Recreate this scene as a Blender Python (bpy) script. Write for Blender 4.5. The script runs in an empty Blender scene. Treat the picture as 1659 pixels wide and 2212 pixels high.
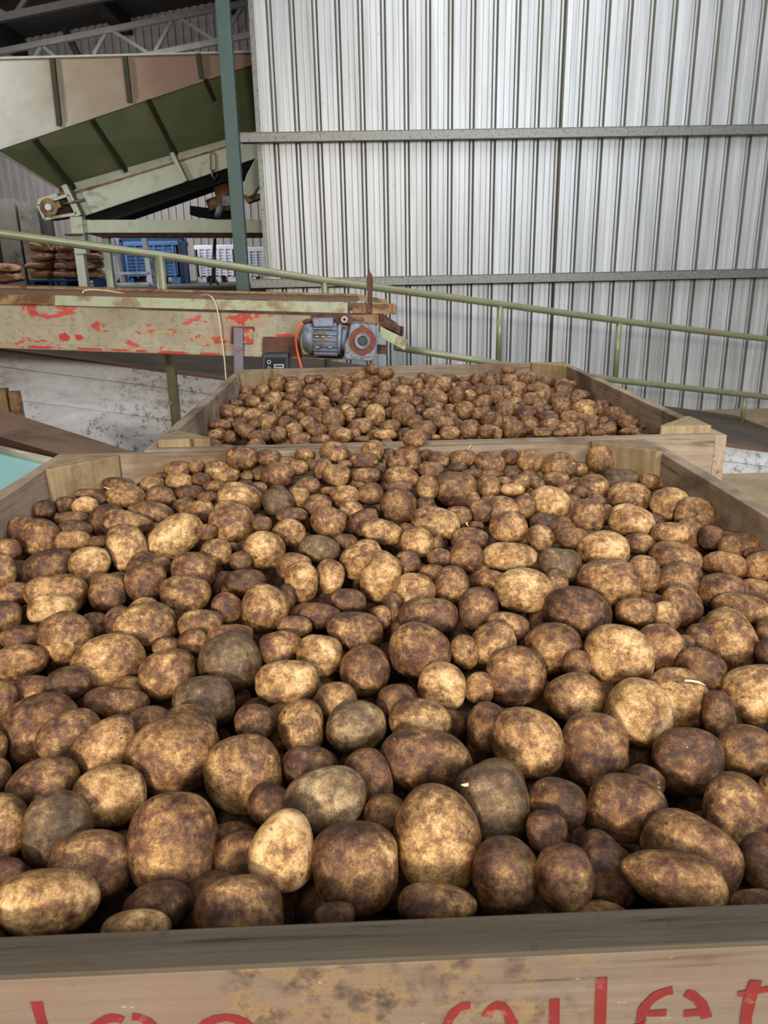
import bpy, bmesh, math, random
import numpy as np
from mathutils import Vector, Matrix, Quaternion
sc = bpy.context.scene
col = sc.collection
PI = math.pi
RND = random.Random(11)

# ---------------------------------------------------------------- camera
FPX, CX, CY = 1660.0, 829.5, 1106.0
CAM_H = 1.36
_dn = Vector((106, 5214, 1660)).normalized()
_up = -_dn
_y = Vector((-61, -526, 1660)); _y = (_y - _up * _y.dot(_up)).normalized()
_x = _y.cross(_up)
if _x.x < 0: _x = -_x
# rows: world axes expressed in (right, down, forward) camera coordinates
cam_d = bpy.data.cameras.new('camera'); cam = bpy.data.objects.new('camera', cam_d); col.objects.link(cam)
Rw = Matrix(((_x.x, _x.y, _x.z), (_y.x, _y.y, _y.z), (_up.x, _up.y, _up.z)))   # cam(r,d,f) -> world
Rb = Rw @ Matrix(((1, 0, 0), (0, -1, 0), (0, 0, -1)))
cam.matrix_world = Matrix.Translation((0, 0, CAM_H)) @ Rb.to_4x4()
cam_d.sensor_fit = 'VERTICAL'; cam_d.sensor_height = 36.0
cam_d.lens = FPX * 36.0 / 2212.0
cam_d.clip_start = 0.02; cam_d.clip_end = 200
cam_d.dof.use_dof = True; cam_d.dof.focus_distance = 1.15; cam_d.dof.aperture_fstop = 16.0
sc.camera = cam

def at(px, py, Y):
    """world point seen at photo position (px, py) on the vertical plane at distance Y"""
    r = Rw @ Vector(((px - CX) / FPX, (py - CY) / FPX, 1.0))
    k = Y / r.y
    return Vector((r.x * k, Y, CAM_H + r.z * k))
def atz(px, py, z):
    r = Rw @ Vector(((px - CX) / FPX, (py - CY) / FPX, 1.0))
    k = (z - CAM_H) / r.z
    return Vector((r.x * k, r.y * k, z))

# ---------------------------------------------------------------- materials
def srgb(r, g, b):
    f = lambda c: (c / 255 / 12.92) if c / 255 <= 0.04045 else ((c / 255 + 0.055) / 1.055) ** 2.4
    return (f(r), f(g), f(b), 1.0)
class NT:
    def __init__(s, name):
        s.m = bpy.data.materials.new(name); s.m.use_nodes = True
        s.t = s.m.node_tree; s.n = s.t.nodes; s.b = s.n['Principled BSDF']; s.out = s.n['Material Output']
    def node(s, kind, **kw):
        n = s.n.new(kind)
        for k, v in kw.items():
            if k.startswith('i_'):
                key = k[2:]; key = int(key) if key.isdigit() else key
                if isinstance(v, bpy.types.NodeSocket): s.t.links.new(v, n.inputs[key])
                else: n.inputs[key].default_value = v
            else: setattr(n, k, v)
        return n
    def link(s, a, b): s.t.links.new(a, b)
    def ramp(s, fac, stops, interp='LINEAR'):
        r = s.n.new('ShaderNodeValToRGB'); s.link(fac, r.inputs[0]); e = r.color_ramp.elements
        r.color_ramp.interpolation = interp
        while len(e) < len(stops): e.new(0.5)
        for i, (p, c) in enumerate(stops):
            e[i].position = p; e[i].color = c if len(c) == 4 else (*c, 1)
        return r.outputs[0]
    def mix(s, fac, a, b, mode='MIX'):
        n = s.n.new('ShaderNodeMix'); n.data_type = 'RGBA'; n.blend_type = mode
        for sock, v in ((n.inputs[0], fac), (n.inputs[6], a), (n.inputs[7], b)):
            if isinstance(v, bpy.types.NodeSocket): s.link(v, sock)
            else: sock.default_value = v
        return n.outputs[2]
    def math(s, op, a, b=0.0, clamp=False):
        n = s.n.new('ShaderNodeMath'); n.operation = op; n.use_clamp = clamp
        for i, v in enumerate((a, b)):
            if isinstance(v, bpy.types.NodeSocket): s.link(v, n.inputs[i])
            else: n.inputs[i].default_value = v
        return n.outputs[0]
    def noise(s, vec, scale, detail=3, rough=0.55, dist=0.0):
        n = s.node('ShaderNodeTexNoise', i_Scale=scale, i_Detail=detail, i_Roughness=rough, i_Distortion=dist)
        s.link(vec, n.inputs['Vector']); return n.outputs['Fac']
    def coords(s, scale=(1, 1, 1), kind='Object', rot=(0, 0, 0)):
        tc = s.node('ShaderNodeTexCoord'); mp = s.node('ShaderNodeMapping'); mp.inputs['Scale'].default_value = scale
        mp.inputs['Rotation'].default_value = rot
        s.link(tc.outputs[kind], mp.inputs['Vector']); return mp.outputs['Vector']
    def bump(s, h, strength=0.3, dist=0.01):
        n = s.node('ShaderNodeBump', i_Strength=strength, i_Distance=dist); s.link(h, n.inputs['Height'])
        s.link(n.outputs['Normal'], s.b.inputs['Normal'])
    def fin(s, color=None, rough=0.6, metal=0.0, spec=None):
        if color is not None:
            if isinstance(color, bpy.types.NodeSocket): s.link(color, s.b.inputs['Base Color'])
            else: s.b.inputs['Base Color'].default_value = color
        if isinstance(rough, bpy.types.NodeSocket): s.link(rough, s.b.inputs['Roughness'])
        else: s.b.inputs['Roughness'].default_value = rough
        s.b.inputs['Metallic'].default_value = metal
        if spec is not None: s.b.inputs['Specular IOR Level'].default_value = spec
        return s.m

def simple(name, c, rough=0.6, metal=0.0, var=0.12, scale=8.0, dirt=None, dirt_amt=0.5, dscale=3.0, stretch=(1, 1, 1), bump=0.0):
    """painted or bare surface with mottling and optional dirt / rust patches"""
    N = NT(name); v = N.coords(stretch)
    c1 = tuple(x * (1 - var) for x in c[:3]) + (1,); c2 = tuple(min(1, x * (1 + var)) for x in c[:3]) + (1,)
    a = N.noise(v, scale, 5, 0.65)
    cc = N.ramp(a, [(0.3, c1), (0.7, c2)])
    if dirt:
        d = N.noise(v, dscale, 8, 0.7, 0.4)
        m = N.ramp(d, [(0.62 - dirt_amt * 0.3, (0, 0, 0)), (0.74 - dirt_amt * 0.3, (1, 1, 1))])
        cc = N.mix(m, cc, dirt)
    if bump: N.bump(a, bump, 0.004)
    return N.fin(cc, rough, metal)

def wood(name, c_lo, c_hi, axis='x', stain=None, rough=0.85, patch=None):
    N = NT(name)
    st = {'x': (1.2, 30, 30), 'y': (30, 1.2, 30), 'z': (30, 30, 1.2)}[axis]
    v = N.coords(st); u = N.coords((1, 1, 1))
    g = N.noise(v, 2.2, 8, 0.7, 0.25); g2 = N.noise(u, 5, 5, 0.6); g3 = N.noise(u, 45, 4, 0.7)
    h = N.math('ADD', N.math('MULTIPLY', g, 0.6), N.math('MULTIPLY', g2, 0.4))
    cc = N.ramp(h, [(0.32, c_lo), (0.62, c_hi)])
    cc = N.mix(N.ramp(g, [(0.30, (1, 1, 1)), (0.40, (0, 0, 0))]), cc, tuple(x * 0.35 for x in c_lo[:3]) + (1,))
    cc = N.mix(N.math('MULTIPLY', N.ramp(g3, [(0.62, (0, 0, 0)), (0.72, (1, 1, 1))]), 0.35), cc, tuple(x * 0.4 for x in c_lo[:3]) + (1,))
    if stain:
        s_ = N.noise(u, 3.1, 5, 0.65, 0.6)
        cc = N.mix(N.math('MULTIPLY', N.ramp(s_, [(0.46, (0, 0, 0)), (0.62, (1, 1, 1))]), 0.85), cc, stain)
    if patch:
        sp = N.node('ShaderNodeSeparateXYZ'); N.link(u, sp.inputs[0]); q = N.noise(u, 28, 6, 0.7, 0.4); q2 = N.noise(u, 60, 5, 0.7)
        e = N.math('ADD', N.math('SUBTRACT', patch[1], N.math('ABSOLUTE', N.math('SUBTRACT', sp.outputs[0], patch[0]))), N.math('MULTIPLY', N.math('SUBTRACT', q, 0.5), 0.10))
        mk = N.ramp(e, [(0.0, (0, 0, 0)), (0.03, (1, 1, 1))])
        pc_ = N.ramp(q2, [(0.36, srgb(50, 40, 34)), (0.46, srgb(84, 68, 54)), (0.56, srgb(118, 100, 70)), (0.70, srgb(104, 70, 58))])
        cc = N.mix(N.math('MULTIPLY', mk, N.ramp(q, [(0.42, (0.1, 0.1, 0.1)), (0.62, (0.85, 0.85, 0.85))])), cc, pc_)
        fl = N.noise(N.coords((60, 60, 150)), 1.0, 2, 0.5)
        cc = N.mix(N.ramp(fl, [(0.73, (0, 0, 0)), (0.76, (1, 1, 1))]), cc, srgb(176, 156, 110))
    N.bump(N.math('ADD', g, N.math('MULTIPLY', g3, 0.3)), 0.45, 0.003)
    return N.fin(cc, rough)

M = {}
M['wood_x'] = wood('weathered timber along x', srgb(104, 90, 76), srgb(158, 142, 122), 'x', srgb(104, 82, 62))
M['wood_y'] = wood('weathered timber along y', srgb(110, 94, 78), srgb(168, 148, 126), 'y', srgb(92, 74, 60))
M['wood_z'] = wood('weathered timber upright', srgb(108, 92, 70), srgb(156, 138, 106), 'z', srgb(100, 80, 54))
M['wood_front'] = wood('pinkish front timber', srgb(80, 69, 60), srgb(114, 102, 91), 'x', srgb(106, 88, 74), patch=(.012, .125))
M['wood_cap'] = wood('grey brown worn rim timber', srgb(60, 53, 44), srgb(80, 72, 60), 'x')
M['red_paint'] = simple('faded red marker paint', srgb(104, 30, 30), 0.7, 0, 0.15, 30, srgb(130, 96, 78), 0.25, 40)
M['galv'] = simple('spangled galvanised steel', srgb(128, 128, 122), 0.45, 0.35, 0.22, 60, srgb(92, 92, 88), 0.3, 40)
M['rail_green'] = simple('olive green painted pipe', srgb(136, 138, 110), 0.32, 0.1, 0.12, 12, srgb(142, 132, 108), 0.35, 9)
M['col_green'] = simple('blue green painted steel', srgb(80, 99, 94), 0.5, 0.0, 0.08, 5)
M['cream'] = simple('dirty cream green paint', srgb(192, 196, 174), 0.55, 0.0, 0.08, 6, srgb(160, 152, 130), 0.2, 4, bump=0.1)
M['green_panel'] = simple('mottled moss green paint', srgb(128, 138, 102), 0.5, 0, 0.12, 2.2, srgb(142, 140, 112), 0.35, 1.6)  # moss green base with paler patches scattered at random
M['rib_dark'] = simple('dark olive rib', srgb(70, 66, 48), 0.6, 0, 0.15)
M['black'] = simple('black rubber', srgb(20, 17, 15), 0.75, 0, 0.2)
M['rust'] = simple('brown rusted steel', srgb(104, 74, 60), 0.75, 0.1, 0.25, 14, srgb(60, 46, 40), 0.4, 9, bump=0.3)
M['tan_rust'] = simple('tan rusted plate', srgb(150, 124, 92), 0.75, 0.0, 0.25, 14, srgb(110, 76, 52), 0.5, 10, bump=0.2)
M['belt_brown'] = simple('dusty brown belt', srgb(112, 90, 74), 0.7, 0, 0.12, 5, srgb(84, 66, 54), 0.3, 3)
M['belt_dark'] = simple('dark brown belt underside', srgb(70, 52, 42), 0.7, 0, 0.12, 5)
M['pale_strip'] = simple('pale green worn strip', srgb(166, 170, 142), 0.55, 0, 0.12, 9, srgb(140, 118, 92), 0.45, 7)
M['motor_blue'] = simple('grey blue cast motor', srgb(128, 136, 150), 0.5, 0.1, 0.1, 10, srgb(110, 96, 84), 0.4, 12)
M['motor_red'] = simple('brick red primed ring', srgb(126, 72, 58), 0.65, 0.1, 0.15, 20, srgb(100, 84, 76), 0.4, 20)
M['motor_tan'] = simple('tan brown motor', srgb(134, 98, 66), 0.6, 0.0, 0.15, 10)
M['steel'] = simple('dull steel', srgb(130, 126, 120), 0.4, 0.7, 0.15, 20)
M['grey_violet'] = simple('violet grey bracket', srgb(122, 114, 124), 0.5, 0.2, 0.12, 10, srgb(96, 74, 66), 0.3, 10)
M['dark_box'] = simple('dark blue grey casing', srgb(58, 66, 72), 0.45, 0.1, 0.15, 10)
M['panel_white'] = simple('white panel print', srgb(206, 210, 210), 0.5, 0, 0.05)
M['panel_black'] = simple('black display face', srgb(24, 26, 30), 0.3, 0, 0.1)
M['orange'] = simple('orange cable jacket', srgb(222, 106, 74), 0.5, 0, 0.08)
M['strap'] = simple('cream packing strap', srgb(206, 192, 156), 0.6, 0, 0.08)
M['mint'] = simple('pale mint sheet', srgb(150, 192, 190), 0.4, 0, 0.05, 3)
M['grey_metal'] = simple('grey tube edge', srgb(170, 164, 146), 0.4, 0.3, 0.1)
M['alum'] = simple('bare aluminium', srgb(215, 219, 222), 0.4, 0.05, 0.08)
M['bin_blue'] = simple('blue plastic', srgb(72, 104, 142), 0.45, 0, 0.1, 6)
M['bin_white'] = simple('grey white plastic', srgb(188, 188, 196), 0.45, 0, 0.08, 6)
M['pallet_blue'] = simple('dark blue pallet timber', srgb(30, 58, 92), 0.7, 0, 0.2, 6)
M['sack'] = simple('brown hessian sack', srgb(142, 108, 84), 0.95, 0, 0.22, 14, srgb(92, 66, 50), 0.4, 5, bump=0.5)
M['roof_dark'] = simple('dark roof sheeting', srgb(66, 64, 62), 0.8, 0, 0.2, 3)
M['truss'] = simple('dusty grey truss steel', srgb(120, 116, 110), 0.6, 0.1, 0.15, 6)
M['rafter'] = simple('dark rafter steel', srgb(36, 32, 30), 0.7, 0, 0.2, 3)
M['pillar'] = simple('stained concrete pillar', srgb(92, 88, 80), 0.9, 0, 0.2, 4, srgb(60, 54, 46), 0.4, 2)
M['dark_panel'] = simple('dark grey panel', srgb(44, 42, 40), 0.8, 0, 0.2, 3)
M['upper_floor'] = simple('dusty upper floor', srgb(70, 62, 56), 0.9, 0, 0.15, 3)
M['sprout'] = simple('pale sprout', srgb(196, 176, 140), 0.7, 0, 0.1)

# pink-beige flared board: reddish brown paling to cream towards the left end
N = NT('dusty pink beige paint'); v = N.coords(); a = N.noise(v, 1.1, 5, 0.6, 0.3); b = N.noise(v, 12, 5, 0.7)
sx = N.node('ShaderNodeSeparateXYZ'); N.link(v, sx.inputs[0])
h = N.math('ADD', N.math('MULTIPLY', N.math('ADD', sx.outputs[0], 2.5), 0.45), N.math('ADD', a, N.math('MULTIPLY', b, 0.25)))
cc = N.ramp(h, [(0.1, srgb(196, 195, 182)), (0.42, srgb(172, 160, 140)), (0.75, srgb(158, 134, 114)), (1, srgb(146, 120, 102))])
M['pink'] = N.fin(cc, 0.5)

# chipped conveyor paint: pale green grey over red
N = NT('chipped red and grey green paint'); v = N.coords(); u = N.coords((1, 1, 2.2))
a = N.noise(u, 3.2, 7, 0.68, 0.5); b = N.noise(v, 11, 6, 0.7); w = N.noise(v, 2.0, 4, 0.6); g = N.noise(v, 38, 4, 0.7)
base = N.ramp(w, [(0.32, srgb(142, 134, 112)), (0.5, srgb(164, 158, 136)), (0.66, srgb(160, 134, 118))])
base = N.mix(N.math('MULTIPLY', N.ramp(g, [(0.52, (0, 0, 0)), (0.66, (1, 1, 1))]), 0.5), base, srgb(122, 96, 76))
red = N.ramp(b, [(0.35, srgb(166, 54, 44)), (0.6, srgb(190, 84, 72))])
k = N.math('ADD', a, N.math('MULTIPLY', N.math('SUBTRACT', b, 0.5), 0.35))
cc = N.mix(N.ramp(k, [(0.60, (0, 0, 0)), (0.625, (1, 1, 1))]), base, red)
N.bump(k, 0.2, 0.003)
M['chipped'] = N.fin(cc, 0.55)
N = NT('mostly red chipped paint'); v = N.coords(); a = N.noise(v, 9, 7, 0.7, 0.4); b = N.noise(v, 30, 4, 0.7)
cc = N.ramp(N.math('ADD', a, N.math('MULTIPLY', b, 0.1)), [(0.50, srgb(178, 60, 48)), (0.55, srgb(176, 84, 68)), (0.57, srgb(166, 150, 120)), (0.8, srgb(150, 130, 104))])
M['red_chip'] = N.fin(cc, 0.55)

# whitewashed retaining wall
N = NT('flaking whitewash'); v = N.coords(); u = N.coords((1, 1, 3))
a = N.noise(u, 2.2, 8, 0.75, 0.4); b = N.noise(v, 26, 6, 0.75); w = N.noise(v, 1.3, 3)
cc = N.ramp(a, [(0.28, srgb(140, 136, 130)), (0.46, srgb(188, 188, 190)), (0.7, srgb(214, 216, 222))])
k = N.math('MULTIPLY', N.ramp(b, [(0.53, (0, 0, 0)), (0.62, (1, 1, 1))]), N.ramp(w, [(0.42, (0, 0, 0)), (0.6, (1, 1, 1))]))
cc = N.mix(N.math('MULTIPLY', k, 0.8), cc, srgb(98, 88, 74))
N.bump(b, 0.3, 0.006)
M['whitewash'] = N.fin(cc, 0.85)

# ribbed wall sheet: galvanised, bright, faint vertical streaks and scuffs
N = NT('zinc coated wall sheet'); v = N.coords((9, 9, 0.35)); u = N.coords()
a = N.noise(v, 2.0, 5, 0.6); b = N.noise(u, 14, 6, 0.7); w = N.noise(N.coords((1, 1, 1)), 0.7, 2)
cc = N.ramp(a, [(0.3, srgb(160, 160, 158)), (0.5, srgb(182, 183, 183)), (0.7, srgb(200, 202, 202))])
cc = N.mix(N.math('MULTIPLY', N.ramp(b, [(0.66, (0, 0, 0)), (0.72, (1, 1, 1))]), 0.45), cc, srgb(120, 118, 112))
M['wall_sheet'] = N.fin(cc, N.math('ADD', N.math('MULTIPLY', a, 0.12), 0.36), 0.2)
M['wall_trough'] = simple('rib flank in painted shade', srgb(112, 108, 99), 0.55, 0.1, 0.12, 9, stretch=(3, 3, 0.4))  # darker than the sheet, so groove shade is painted into the flanks
M['far_sheet'] = simple('dull grey far sheeting', srgb(150, 144, 140), 0.6, 0.0, 0.12, 3, stretch=(2, 1, 0.4))
M['far_dark'] = simple('dark grey far sheeting', srgb(46, 44, 42), 0.7, 0.1, 0.12, 3)

# concrete floor
N = NT('dusty tan concrete'); v = N.coords(); a = N.noise(v, 2.5, 6, 0.65); b = N.noise(v, 40, 4, 0.7)
cc = N.ramp(N.math('ADD', N.math('MULTIPLY', a, 0.8), N.math('MULTIPLY', b, 0.2)), [(0.35, srgb(140, 120, 94)), (0.65, srgb(176, 156, 126))])
M['floor'] = N.fin(cc, 0.85)
N = NT('dirt covered ramp'); v = N.coords(); a = N.noise(v, 3, 6, 0.65); b = N.noise(v, 60, 4, 0.7)
cc = N.ramp(N.math('ADD', N.math('MULTIPLY', a, 0.8), N.math('MULTIPLY', b, 0.2)), [(0.35, srgb(74, 66, 56)), (0.65, srgb(106, 94, 80))])
N.bump(b, 0.3, 0.004); M['ramp'] = N.fin(cc, 0.9)

# potato skin; driven by per-vertex attributes so that every tuber differs
N = NT('earthy potato skin')
at_c = N.node('ShaderNodeAttribute', attribute_name='pc'); pc = at_c.outputs['Vector']
at_t = N.node('ShaderNodeAttribute', attribute_name='tone'); tone = at_t.outputs['Fac']
at_g = N.node('ShaderNodeAttribute', attribute_name='grey'); grey = at_g.outputs['Fac']
n1 = N.noise(pc, 0.95, 5, 0.6, 0.25); n2 = N.noise(pc, 3.4, 9, 0.78, 0.15); n3 = N.noise(pc, 20, 6, 0.78); n4 = N.noise(pc, 2.1, 7, 0.7, 0.3)
h = N.math('ADD', N.math('MULTIPLY', n1, 0.50), N.math('MULTIPLY', n2, 0.72))
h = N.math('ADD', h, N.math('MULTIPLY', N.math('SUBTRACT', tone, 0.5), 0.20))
h = N.math('ADD', h, N.math('MULTIPLY', N.math('SUBTRACT', n3, 0.5), 0.34))
cc = N.ramp(h, [(0.42, srgb(48, 33, 26)), (0.52, srgb(80, 56, 43)), (0.585, srgb(106, 76, 55)), (0.645, srgb(132, 101, 68)), (0.71, srgb(172, 137, 92)), (0.82, srgb(220, 188, 142))])
cc = N.mix(N.math('MULTIPLY', N.ramp(N.noise(pc, 1.7, 3, 0.5), [(0.5, (0, 0, 0)), (0.66, (1, 1, 1))]), 0.22), cc, srgb(130, 104, 50), 'MIX')
cc = N.mix(N.math('MULTIPLY', N.ramp(n4, [(0.63, (0, 0, 0)), (0.66, (1, 1, 1))]), 0.85), cc, srgb(50, 36, 29))
n5 = N.noise(pc, 2.4, 10, 0.75, 0.3)
cc = N.mix(N.math('MULTIPLY', N.ramp(n5, [(0.655, (0, 0, 0)), (0.69, (1, 1, 1))]), 0.85), cc, srgb(226, 200, 150))
n6 = N.noise(pc, 11, 4, 0.6)
cc = N.mix(N.math('MULTIPLY', N.ramp(n6, [(0.30, (1, 1, 1)), (0.36, (0, 0, 0))]), 0.6), cc, srgb(54, 38, 28))
nv = N.noise(pc, 0.16, 1, 0.5)
cc = N.mix(N.math('MULTIPLY', N.ramp(nv, [(0.45, (0, 0, 0)), (0.6, (1, 1, 1))]), 0.45), cc, N.mix(1.0, cc, (0.84, 0.74, 0.74, 1), 'MULTIPLY'))
cc = N.mix(N.math('MULTIPLY', grey, 0.6), cc, N.ramp(h, [(0.45, srgb(58, 48, 38)), (0.62, srgb(104, 90, 68)), (0.8, srgb(160, 148, 120))]))
N.bump(N.math('ADD', N.math('MULTIPLY', n2, 1.0), N.math('MULTIPLY', n3, 0.35)), 0.55, 0.003)
M['potato'] = N.fin(cc, N.math('ADD', N.math('MULTIPLY', n2, 0.45), 0.20), 0.0, 0.42)

# ---------------------------------------------------------------- mesh helpers
class MB:
    def __init__(s): s.v = []; s.f = []; s.sm = []
    def add(s, vs, fs, smooth=False):
        o = len(s.v); s.v += [tuple(p) for p in vs]; s.f += [tuple(i + o for i in q) for q in fs]; s.sm += [smooth] * len(fs); return s
    def box(s, c, d, R=None):
        x, y, z = (k / 2 for k in d); P = [Vector((a, b, e)) for a in (-x, x) for b in (-y, y) for e in (-z, z)]
        if R: P = [R @ p for p in P]
        c = Vector(c); P = [p + c for p in P]
        return s.add(P, [(0, 1, 3, 2), (4, 6, 7, 5), (0, 4, 5, 1), (2, 3, 7, 6), (0, 2, 6, 4), (1, 5, 7, 3)])
    def bx(s, x0, x1, y0, y1, z0, z1): return s.box(((x0 + x1) / 2, (y0 + y1) / 2, (z0 + z1) / 2), (x1 - x0, y1 - y0, z1 - z0))
    def bar(s, a, b, w, h, upv=(0, 0, 1)):
        a = Vector(a); b = Vector(b); d = (b - a); L = d.length; d.normalize(); u = Vector(upv)
        sd = d.cross(u).normalized(); u = sd.cross(d)
        R = Matrix((sd, d, u)).transposed()
        return s.box((a + b) / 2, (w, L, h), R)
    def prism(s, pts, ext):
        pts = [Vector(p) for p in pts]; e = Vector(ext); n = len(pts)
        fs = [tuple(range(n)), tuple(reversed(range(n, 2 * n)))] + [(i, i + n, (i + 1) % n + n, (i + 1) % n) for i in range(n)]
        return s.add(pts + [p + e for p in pts], fs)
    def tube(s, pts, r, n=12, cap=True):
        pts = [Vector(p) for p in pts]; rr = r if isinstance(r, (list, tuple)) else [r] * len(pts); vs = []; last = None
        for i, p in enumerate(pts):
            d = (pts[min(i + 1, len(pts) - 1)] - pts[max(i - 1, 0)]).normalized()
            if last is None:
                u = d.cross(Vector((0, 0, 1)));
                if u.length < 1e-3: u = d.cross(Vector((1, 0, 0)))
            else: u = last - d * last.dot(d)
            u.normalize(); last = u; w = d.cross(u)
            vs += [p + (u * math.cos(2 * PI * k / n) + w * math.sin(2 * PI * k / n)) * rr[i] for k in range(n)]
        fs = [(i * n + k, i * n + (k + 1) % n, (i + 1) * n + (k + 1) % n, (i + 1) * n + k) for i in range(len(pts) - 1) for k in range(n)]
        s.add(vs, fs, True)
        if cap:
            o = len(s.v) - len(vs)
            s.f += [tuple(o + k for k in reversed(range(n))), tuple(o + (len(pts) - 1) * n + k for k in range(n))]; s.sm += [False, False]
        return s
    def ring(s, c, r0, r1, axis, t, n=24):
        c = Vector(c); a = Vector(axis).normalized(); u = a.cross(Vector((0, 0, 1)));
        if u.length < 1e-3: u = a.cross(Vector((1, 0, 0)))
        u.normalize(); w = a.cross(u); vs = []
        for (r, k) in ((r0, -t / 2), (r1, -t / 2), (r1, t / 2), (r0, t / 2)):
            vs += [c + a * k + (u * math.cos(2 * PI * j / n) + w * math.sin(2 * PI * j / n)) * r for j in range(n)]
        fs = [(q * n + j, q * n + (j + 1) % n, ((q + 1) % 4) * n + (j + 1) % n, ((q + 1) % 4) * n + j) for q in range(4) for j in range(n)]
        return s.add(vs, fs, False)
    def build(s, name, m, parent=None, bevel=0.0, seg=2):
        me = bpy.data.meshes.new(name); me.from_pydata(s.v, [], s.f)
        me.polygons.foreach_set('use_smooth', s.sm)
        bm = bmesh.new(); bm.from_mesh(me); bmesh.ops.recalc_face_normals(bm, faces=bm.faces); bm.to_mesh(me); bm.free()
        me.materials.append(m); me.update()
        o = bpy.data.objects.new(name, me); col.objects.link(o)
        if parent is not None:
            o.parent = parent; o.matrix_parent_inverse = world_of(parent).inverted()
        if bevel:
            b = o.modifiers.new('bevel', 'BEVEL'); b.width = bevel; b.segments = seg; b.limit_method = 'ANGLE'; b.angle_limit = 0.7
        return o
def world_of(o):
    w = Matrix.LocRotScale(o.location, o.rotation_euler, o.scale)
    return (world_of(o.parent) @ o.matrix_parent_inverse @ w) if o.parent else w
def tag(o, label=None, cat=None, group=None, kind=None):
    if label: o['label'] = label
    if cat: o['category'] = cat
    if group: o['group'] = group
    if kind: o['kind'] = kind
    return o
def empty(name, loc, label, cat, group=None, kind=None):
    o = bpy.data.objects.new(name, None); col.objects.link(o); o.location = loc; o.empty_display_size = 0.05
    return tag(o, label, cat, group, kind)
# ---------------------------------------------------------------- labels that tell the potatoes apart
def potato_labels(rs):
    Rt = Rw.transposed()
    def pix(p):
        c = Rt @ (Vector(p) - Vector((0, 0, CAM_H))); return (CX + FPX * c.x / c.z, CY + FPX * c.y / c.z)
    out = {}
    info = []
    for d in rs:
        px, py = pix(d['p']); t = d['tone']
        tone = 'greyish' if d['grey'] > .5 else ('golden' if t >= .85 else 'tan' if t >= .7 else 'brown' if t >= .5 else 'dull' if t >= .35 else 'dark')
        s = sorted(d['s'][:2]); e = s[1] / s[0]
        shape = 'round' if e < 1.12 else 'oval' if e < 1.45 else 'elongated'
        m = float((d['s'][0] * d['s'][1]) ** .5)
        size = 'large' if m > .0375 else 'medium' if m > .028 else 'small'
        if d['b'] == 0:
            y = d['p'][1]; x = d['p'][0]
            row = ('behind the front board' if y < .54 else 'two rows behind the front board' if y < .68 else
                   'in the front bin\'s near half' if y < .9 else 'midway along the front bin' if y < 1.15 else
                   'in the front bin\'s far half' if y < 1.45 else 'by the front bin\'s rear board')
        else:
            y = d['p'][1]; x = d['p'][0]
            row = 'by the rear bin\'s near board' if y < 2.35 else 'midway along the rear bin' if y < 2.85 else 'by the rear bin\'s far board'
        k = px / 1659
        colm = 'far left' if k < .13 else 'left' if k < .30 else 'left of centre' if k < .44 else 'centre' if k < .56 else 'right of centre' if k < .70 else 'right' if k < .87 else 'far right'
        info.append([d['i'], tone, shape, size, row, colm, px, py])
    from collections import defaultdict
    G = defaultdict(list)
    for r in info: G[(f'{r[3]} {r[1]} {r[2]} potato {r[4]}', r[5])].append(r)
    for (a, c), L in G.items():
        if len(L) == 1: out[L[0][0]] = f'{a}, {c}'
        elif len(L) == 2:
            L.sort(key=lambda r: r[6])
            if L[1][6] - L[0][6] > 25:
                out[L[0][0]] = f'{a}, {c}, left one of two'; out[L[1][0]] = f'{a}, {c}, right one of two'
            else:
                L.sort(key=lambda r: -r[7])
                out[L[0][0]] = f'{a}, {c}, nearer of two'; out[L[1][0]] = f'{a}, {c}, farther of two'
        else:
            L.sort(key=lambda r: r[6])
            names = ['leftmost', 'second from left', 'third from left', 'fourth from left', 'fifth from left', 'sixth from left', 'seventh from left']
            for j, r in enumerate(L): out[r[0]] = f'{a}, {c}, {names[j] if j < len(L) - 1 else "rightmost"}'
    return {k: v.replace('greyish', 'greyish').replace(' left one of two', ' left of two').replace(' right one of two', ' right of two') for k, v in out.items()}
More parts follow.
